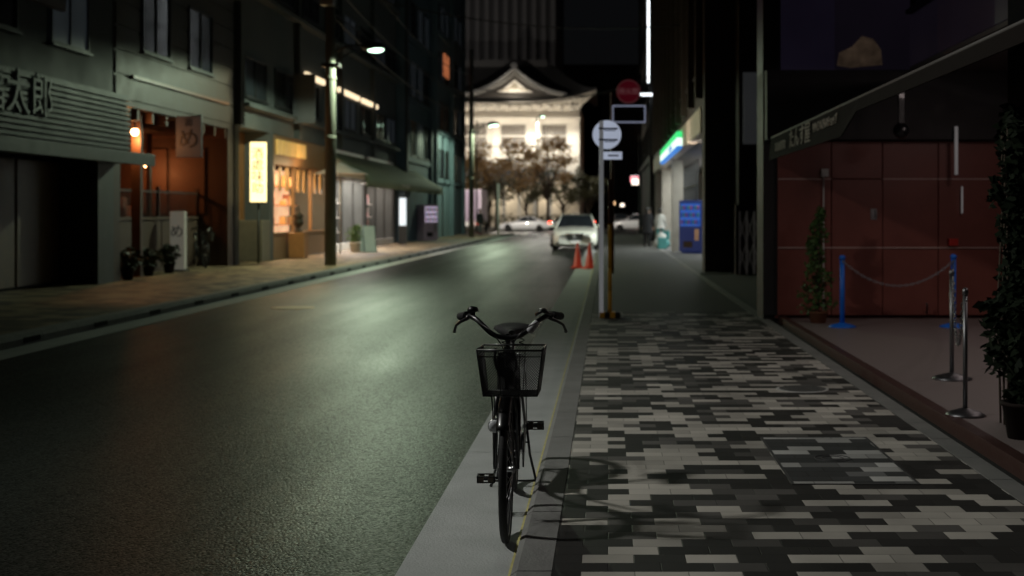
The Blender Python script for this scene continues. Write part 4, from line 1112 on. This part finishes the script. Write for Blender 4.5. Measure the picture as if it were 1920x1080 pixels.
# ---------------------------------------------------------------- poles and street lamps
def street_lamp(x,y,h,lx,lz,lab,power,r0=.16,col=(.80,1,.70),grp='street lamp poles',size=.12,lens=1.0,cone=172,tgt=None,blend=.12):
    t=thing('street_lamp',(x,y,.1),lab,'street lamp',grp)
    g=MB(); g.tube([(0,0,0),(0,0,h)],[r0,r0*.72],18)
    for z in (3.4,5.0): g.lathe((0,0,z),[(r0*1.0,0),(r0*1.02,.02),(r0*1.02,.08),(r0*.9,.1)],16)
    part('pole',g,polem,t)
    g=MB(); dx=lx-x
    g.tube([(.1,0,lz-.1),(dx*.4,0,lz+.08),(dx-.25,0,lz+.10)],.03,8); g.tube([(.1,0,lz-.35),(dx*.55,0,lz-.05)],.022,8)
    g.box(-r0-.05,r0+.1,-r0-.03,r0+.03,lz-.5,lz-.4)
    part('arm',g,frame,t)
    hd=part('lamp_head',MB().ball((dx-.02,0,lz+.06),.34*lens,.19,.13),frame,t)
    g=MB(); g.ball((dx+.05,-.02,lz-.03),.23*lens,.14,.08); part('lens',g,e_lamp,hd)
    light('SPOT',(x+dx,y-.05,.1+lz-.25),power,col,t,size=size,spot=cone,blend=blend,target=tgt or (x+dx,y-.06,0))
    return t
street_lamp(-7.5,34.6,9.5,-6.33,5.85,'concrete pole with glowing lamp arm over the road',1050)
street_lamp(-8.0,75,11,-6.7,6.6,'concrete pole with glowing lamp arm over the road',1000)
street_lamp(-7.3,6.4,9,-6.1,6.3,'concrete pole with glowing lamp arm over the road',1080,col=(1,.99,.93),size=.26,tgt=(1.0,8.6,0),cone=86,blend=.95)
street_lamp(-7.1,128,11,-6.6,11.1,'distant tall street lamp by the theatre',2600,r0=.1,col=(1,.95,.85))
street_lamp(-9.3,90.6,8,-8.4,7.6,'added slim street lamp post at the crossing corner',6500,r0=.07,col=(1,.90,.78),lens=.4,tgt=(-8.0,112,2.5),cone=100,blend=.4)  # lamp added at the corner, aimed to brighten the trees and crossing cars
t=thing('junction_box',(-7.5,34.4,7.3),'grey junction box strapped to the concrete pole','junction box')
g=MB(); g.box(-.18,.18,-.32,-.05,-.25,.25); part('case',g,galv,t,bevel=.02); g=MB(); g.arc((0,.2,.0),.165,.01,axis='z',n=20,k=5); part('strap',g,steel,t)
g=MB(); g.cyl((-7.2,84,.1),(-7.2,84,3.4),.07); g.lathe((-7.2,84,3.4),[(.08,0),(.05,.06)],12); solo('white_post',g,white,(-7.2,84,.1),'plain white metal post at the street corner','post')
cabm=M('cable_grey',(.05,.05,.05),.5)
def cable(a,b,sag,r=.012):
    a=Vector(a);b=Vector(b)
    g=MB(); g.tube([a.lerp(b,i/16)+Vector((0,0,-sag*4*(i/16)*(1-i/16))) for i in range(17)],r,5)
    solo('overhead_cable',g,cabm,tuple(a),'thin black overhead cable strung across the street','cable','overhead cables')
cable((-7.5,34.6,7.6),(2.3,40,7.4),.5,.02); cable((-7.5,34.6,7.8),(-8,75,8.6),.8,.02); cable((-7.5,34.6,8.2),(-7.3,6.4,8.3),.5,.02)
cable((-8,75,8.9),(2.3,70,8.5),.6,.03); cable((-7.5,34.6,7.5),(-10.05,27,6.2),.2,.02); cable((-8,75,8.2),(2.3,60,8.0),.7,.03); cable((-7.5,34.6,9.2),(-8,75,9.6),.9,.02); cable((-7.5,34.6,6.9),(-8,75,7.4),.7,.025)

# ---------------------------------------------------------------- cars
def car(name,loc,rot,paint,lab,st,cab,wh=(-1.45,1.42),wr=.33,tail=False,headon=False,sedan=True,grp='cars'):
    t=thing(name,loc,lab,'car',grp,rot)
    g=MB(); vs=[];fs=[]
    for (y,w,zb,zs) in st:
        cr=.03
        half=[(0,zb),(w*.86,zb),(w*.97,zb+.08),(w,zb+(zs-zb)*.45),(w*.985,zb+(zs-zb)*.75),(w*.93,zs-.02),(w*.8,zs+.005),(w*.4,zs+cr),(0,zs+cr+.01)]
        ring=half+[(-x,z) for x,z in half[-2:0:-1]]
        for x,z in ring: vs.append((x,y,z))
    n=16
    for i in range(len(st)-1):
        for k in range(n): fs.append((i*n+k,i*n+(k+1)%n,(i+1)*n+(k+1)%n,(i+1)*n+k))
    fs+= [tuple(range(n)),tuple((len(st)-1)*n+k for k in range(n))[::-1]]
    g.add(vs,fs,0,True); g.sm[-1]=g.sm[-2]=True
    part('body',g,paint,t)
    (y0,z0,w0),(y1,z1,w1),(y2,z2,w2),(y3,z3,w3)=cab
    R_=[]
    for (y,z,w) in cab: R_.append([(-w,y,z),(w,y,z)])
    g=MB(); q=[R_[0][0],R_[0][1],R_[1][0],R_[1][1],R_[2][0],R_[2][1],R_[3][0],R_[3][1]]
    g.add(q,[(0,1,3,2),(4,5,7,6),(0,2,4,6),(1,7,5,3)]); part('window_glass',g,glassd,t)
    g=MB()
    ym=(y1+y2)/2
    rows=[]
    for (y,z,w) in ((y1-.03,z1,w1),(y1+.2,z1+.03,w1),(ym,z1+.045,w1),(y2-.2,z2+.03,w2),(y2+.03,z2,w2)):
        rows.append([(x*w,y,z+.02*(1-x*x)) for x in (-1.02,-.6,0,.6,1.02)])
    vs=[p for r_ in rows for p in r_]; g.add(vs,[(i*5+j,i*5+j+1,i*5+j+6,i*5+j+5) for i in range(4) for j in range(4)],0,True)
    for s in (0,1):
        g.tube([R_[0][s],R_[1][s]],.03,6); g.tube([R_[1][s],R_[2][s]],.03,6); g.tube([R_[2][s],R_[3][s]],.04,6)
        a=Vector(R_[1][s]).lerp(Vector(R_[2][s]),.5); sx=1 if s else -1; g.tube([a,(sx*w0*1.02,(y0+y3)/2,z0)],.025,6)
    part('roof',g,paint,t)
    F=st[0]; F1=st[1]
    for yy in wh:
        for s in (-1,1):
            hw=.91*st[len(st)//2][1]/.925
            w=part('wheel',MB().lathe((s*hw-.1,0,0),[(wr-.1,-.0),(wr-.1,.2)],20,axis='x'),M('wheel_well',(.01,.01,.01),.8),t,loc=(0,yy,wr))
            g=MB(); g.arc((s*(hw-.08),0,0),wr-.09,.095,n=28,k=8); part('tyre',g,rubber,w)
            g=MB(); g.lathe((s*(hw+.005)-.005,0,0),[(.05,0),(.05,.012)],12,axis='x')
            for k in range(5):
                a=k*2*math.pi/5; g.tube([(s*hw,0,0),(s*hw,(wr-.11)*math.cos(a),(wr-.11)*math.sin(a))],.028,5)
            g.arc((s*hw,0,0),wr-.115,.015,n=24,k=5); part('rim',g,steel,w)
    wf=F1[1]; yf=F[0]
    lens=M('headlight_lens',(.35,.36,.38),.1,spec=1,var=.3,scale=20)
    for s in (-1,1):
        g=MB()
        for dx in ((0,.17) if sedan else (0,)):
            g.ball((s*(wf*.80-dx),yf+.13-(.05 if dx else 0),F1[3]-.10),.115 if dx==0 else .085,.09,.085)
        part('headlight',g,E('headlight_on',(1,.97,.9),5) if headon else lens,t)
        g=MB(); g.box(min(s*.5,s*.8),max(s*.5,s*.8),st[-1][0]-.14,st[-1][0]+.015,.68,.82); part('taillight',g,e_red if tail else M('tail_red',(.35,.01,.01),.3),t,bevel=.01)
        g=MB(); g.ball((s*(w0+.20),y0+.30,z0+.05),.11,.06,.075); g.tube([(s*(w0+.02),y0+.32,z0),(s*(w0+.18),y0+.3,z0+.03)],.02,5); part('mirror',g,paint,t)
    g=MB(); gy=yf-.012
    if sedan:
        g.ext([(-.36,.68),(.36,.68),(.28,.42),(-.28,.42)],'y',gy-.01,gy+.08,1)
        for k in range(4): z=.46+k*.06; g.box(-.29-.02*k,.29+.02*k,gy-.03,gy-.012,z,z+.014)
        g.box(-.008,.008,gy-.03,gy-.012,.43,.67)
        g.tube([(-.37,gy-.02,.69),(.37,gy-.02,.69),(.29,gy-.02,.41),(-.29,gy-.02,.41)],.012,5,closed=True)
        g.arc((0,gy-.035,.57),.075,.010,axis='y',n=20,k=5)
        for a in (90,210,330): g.tube([(0,gy-.035,.57),(.072*math.cos(math.radians(a)),gy-.035,.57+.072*math.sin(math.radians(a)))],.008,5)
    else: g.box(-.35,.35,gy,gy+.05,.3,.38,1)
    part('grille',g,[chrome,black],t)
    g=MB(); g.box(-.75,.75,gy+.03,gy+.1,.24,.34); g.box(-.52,-.50,gy,gy+.03,.24,.34); part('lower_intake',g,black,t)
    g=MB(); g.box(-.165,.165,gy-.045,gy-.03,.29,.395); part('number_plate',g,white,t)
    return t
sed=[(-2.43,.66,.26,.60),(-2.36,.80,.21,.68),(-2.2,.87,.19,.75),(-1.9,.905,.18,.82),(-1.2,.925,.18,.91),(-.9,.925,.2,.95),(.5,.925,.2,.98),(1.6,.92,.2,1.0),(2.2,.88,.22,.98),(2.43,.78,.3,.85)]
scab=[(-1.05,.94,.80),(-.30,1.41,.60),(.75,1.43,.59),(1.6,1.0,.76)]
cream=M('cream_car_paint',(.84,.86,.76),.25,var=.05,coat=1)
wpaint=M('white_car_paint',(.80,.82,.85),.25,var=.05,coat=1)
blackp=M('black_car_paint',(.02,.02,.022),.2,var=.1,coat=1)
silver=M('silver_car_paint',(.4,.41,.43),.3,metal=.6,var=.1,coat=1)
car('parked_car',(-1.32,53.4,.004),0,cream,'cream white sedan parked against the kerb facing us',sed,scab)
spo=[(-2.2,.6,.2,.42),(-2.1,.78,.16,.52),(-1.8,.86,.15,.66),(-1.2,.9,.15,.76),(-.7,.9,.15,.82),(.5,.9,.15,.86),(1.2,.92,.15,.9),(1.8,.88,.2,.82),(2.15,.75,.3,.66)]
spc=[(-.75,.82,.72),(-.05,1.23,.5),(.55,1.22,.5),(1.45,.86,.66)]
car('sports_car',(-6.9,106,.004),math.radians(-90),wpaint,'white low sports car crossing the intersection',spo,spc,wh=(-1.3,1.25),wr=.33,tail=True,sedan=False)
car('car',(-3.6,114.5,.004),math.radians(-90),blackp,'dark sedan with red tail lights at the crossing',sed,scab,tail=True)
car('car',(2.6,108,.004),math.radians(-100),wpaint,'pale sedan waiting near the crossing',sed,scab,tail=True)
car('car',(5.6,116,.004),math.radians(90),silver,'silver sedan crossing the intersection',sed,scab,tail=True)
car('car',(1.4,140,.004),0,silver,'sedan approaching with headlights lit',sed,scab,headon=True)
car('car',(3.3,165,.004),math.pi,blackp,'dark sedan driving away with red tail lights',sed,scab,tail=True)
car('car',(-16.5,108,.004),math.radians(90),blackp,'dark taxi with red tail lights at the crossing',sed,scab,tail=True)
t=thing('delivery_truck',(-11.2,104,.004),'white box delivery truck seen from behind','truck')
g=MB(); g.box(-1.15,1.15,-2.6,2.6,.9,3.4); part('cargo_box',g,M('truck_white',(.66,.58,.66),.4,var=.1),t,bevel=.04)
g=MB(); g.box(-1.0,1.0,2.7,4.4,.6,2.5); g.box(-.9,.9,-2.5,4.3,.45,.85); part('cab',g,white,t,bevel=.08)
g=MB(); g.box(-1.05,-.02,-2.64,-2.605,1.0,3.3); g.box(.02,1.05,-2.64,-2.605,1.0,3.3); g.cyl((-.1,-2.68,1.0),(-.1,-2.68,3.3),.02); g.cyl((.1,-2.68,1.0),(.1,-2.68,3.3),.02); part('rear_door',g,M('truck_door',(.45,.36,.48),.4,var=.15),t)
for s in (-1,1):
    g=MB(); g.box(s*.95-.12,s*.95+.12,-2.66,-2.58,.62,.78); part('taillight',g,e_red,t)
for yy in (-1.4,3.4):
    for s in (-1,1):
        g=MB(); g.arc((s*.95,yy,.42),.3,.12,n=24,k=8); g.lathe((s*.95-.08,yy,.42),[(.25,0),(.25,.16)],16,axis='x'); part('wheel',g,rubber,t)
g=MB(); g.box(-.9,.9,-2.62,-2.55,.45,.55); part('bumper',g,galv,t)

# ---------------------------------------------------------------- people
def person(loc,rot,top,bottom,lab,hair=(.01,.008,.006),h=1.62,walk=.0,arm=.1,bag=None,skirt=False):
    t=thing('person',loc,lab,'person',None,rot)
    k=h/1.7
    V=[];Ed=[];Rd=[]
    def v(x,y,z,r,p=None):
        V.append((x*k,y*k,z*k)); Rd.append(r*k)
        if p is not None: Ed.append((p,len(V)-1))
        return len(V)-1
    pel=v(0,0,.93,.125); ab=v(0,-.01,1.08,.115,pel); ch=v(0,0,1.27,.135,ab); nk=v(0,0,1.42,.065,ch); n2=v(0,-.01,1.48,.055,nk); h1=v(0,-.02,1.56,.085,n2); h2=v(0,-.01,1.64,.08,h1)
    nose=v(0,-.105,1.57,.016,h1)
    for s in (-1,1):
        sh=v(s*.17,0,1.37,.06,ch); el=v(s*(.22),.03,1.10,.042,sh); wr=v(s*(.22+arm*.2),-.06-arm,.88,.028,el); hd=v(s*(.22+arm*.2),-.085-arm,.82,.03,wr)
        for f,(dx,dy,ln) in enumerate(((-.022,-.01,.07),(-.008,-.01,.085),(.008,-.008,.08),(.02,-.004,.065))):
            f1=v(s*(.22+arm*.2)+dx,-.09-arm+dy,.785,.009,hd); v(s*(.22+arm*.2)+dx,-.095-arm+dy-.01,.785-ln*.7,.008,f1)
        th=v(s*(.22+arm*.2)-s*.03,-.12-arm,.80,.010,hd)
        hp=v(s*.09,0,.86,.095,pel); kn=v(s*.10,-.03+s*walk*.6,.48,.062,hp); an=v(s*.10,.03+s*walk,.09,.042,kn); v(s*.11,-.12+s*walk,.035,.038,an)
    me=bpy.data.meshes.new('body'); me.from_pydata(V,Ed,[])
    o=bpy.data.objects.new('body',me); C.objects.link(o)
    o.modifiers.new('sk','SKIN')
    for i,r_ in enumerate(Rd): me.skin_vertices[0].data[i].radius=(r_,r_)
    me.skin_vertices[0].data[0].use_root=True
    o.modifiers.new('sb','SUBSURF').levels=1
    dg=bpy.context.evaluated_depsgraph_get(); dg.update()
    m2=bpy.data.meshes.new_from_object(o.evaluated_get(dg)); bpy.data.objects.remove(o)
    skin=M('skin',(.45,.28,.20),.55,var=.1); shoe=black
    m2.materials.clear()
    for mm in (top,bottom,skin,shoe): m2.materials.append(mm)
    for p in m2.polygons:
        c=p.center/k; p.use_smooth=True
        p.material_index= 2 if c.z>1.45 or (abs(c.x)>.17 and c.z<.87 and c.z>.6) else 0 if c.z>.9 else 3 if c.z<.09 else 1
    b=bpy.data.objects.new('body',m2); C.objects.link(b); b.parent=t
    g=MB(); g.ball((0,.012*k,1.63*k),.098*k,.105*k,.10*k); g.ball((0,.05*k,1.55*k),.09*k,.07*k,.12*k); part('hair',g,M('hair',hair,.5),t)
    g=MB()
    vs=[];zz=[(1.42,.10,.09),(1.34,.20,.12),(1.15,.19,.13),(.95,.21,.15),(.62 if skirt else .80,.25,.18)]
    for (z,a,b_) in zz:
        for j in range(16): an_=j*math.pi/8; vs.append((a*k*math.cos(an_),b_*k*math.sin(an_),z*k))
    g.add(vs,[(i*16+j,i*16+(j+1)%16,(i+1)*16+(j+1)%16,(i+1)*16+j) for i in range(4) for j in range(16)],0,True); part('coat',g,top,t)
    if bag:
        g=MB(); g.box(-.42*k,-.16*k,-.12,.04,.28,.66); g.arc((-.29*k,-.04,.66),.08,.01,0,math.pi,axis='y',n=10,k=5); part('bag',g,bag,t,bevel=.02)
    return t
dk=M('cloth_black',(.008,.008,.010),.9); dk2=M('cloth_navy',(.03,.035,.05),.9); wt=M('cloth_white',(.45,.45,.43),.8); tl=M('cloth_teal',(.06,.24,.24),.8); gry=M('cloth_grey',(.10,.10,.11),.8)
person((1.6,52.6,.1),math.radians(170),dk,dk,'person in long black coat standing on the pavement',h=1.64,skirt=True)
person((2.22,54.6,.1),math.radians(160),wt,tl,'person in white top and teal trousers carrying a bag',h=1.62,walk=.12,bag=tl)
person((1.85,57,.1),math.radians(-60),dk2,dk,'person in dark jacket walking by the store',h=1.66,walk=.15)
person((-8.2,82,.1),math.radians(30),dk,gry,'person in dark clothes near the street corner',h=1.68,walk=.15)
g=MB(); g.box(1.95,2.3,50.1,50.5,.1,.55); solo('plastic_crate',g,tl,(2.1,50.3,.1),'teal plastic crate beside the store','crate',bevel=.03)
t=thing('refuse_bags',(2.05,51.2,.1),'pile of pale tied rubbish bags beside the store','rubbish bags')
for i,(x,y,z,s) in enumerate(((0,0,.2,.24),(.25,.2,.18,.2),(.1,.3,.45,.2))):
    g=MB(); g.ball((x,y,z),s,s*.9,s*.85); g.lathe((x,y,z+s*.75),[(.03,0),(.02,.05),(.07,.1)],10); part('bag',g,[wt,tl,wt][i],t)

# ---------------------------------------------------------------- world, camera
w=bpy.data.worlds.new('World'); S.world=w; w.use_nodes=True; nt=w.node_tree
sky=nn(nt,'ShaderNodeTexSky',sky_type='NISHITA'); sky.sun_disc=False; sky.sun_elevation=math.radians(2); sky.sun_rotation=math.radians(200)
bg=nt.nodes['Background']; bg.inputs['Strength'].default_value=.0009
tint=mixc(nt,.7,sky.outputs[0],(3.2,3.4,4.2)); nt.links.new(tint,bg.inputs['Color'])
cd=bpy.data.cameras.new('camera'); cam=bpy.data.objects.new('camera',cd); C.objects.link(cam)
cam.location=(0,0,1.5); cam.rotation_euler=(math.radians(90),0,0)
cd.lens=45; cd.sensor_width=36; cd.shift_x=-.09375; cd.shift_y=-.0729; cd.clip_end=2000; cd.clip_start=.05
cd.dof.use_dof=True; cd.dof.focus_distance=5.75; cd.dof.aperture_fstop=2.6
S.camera=cam
S.view_settings.view_transform='Standard'; S.view_settings.look='None'; S.view_settings.exposure=0
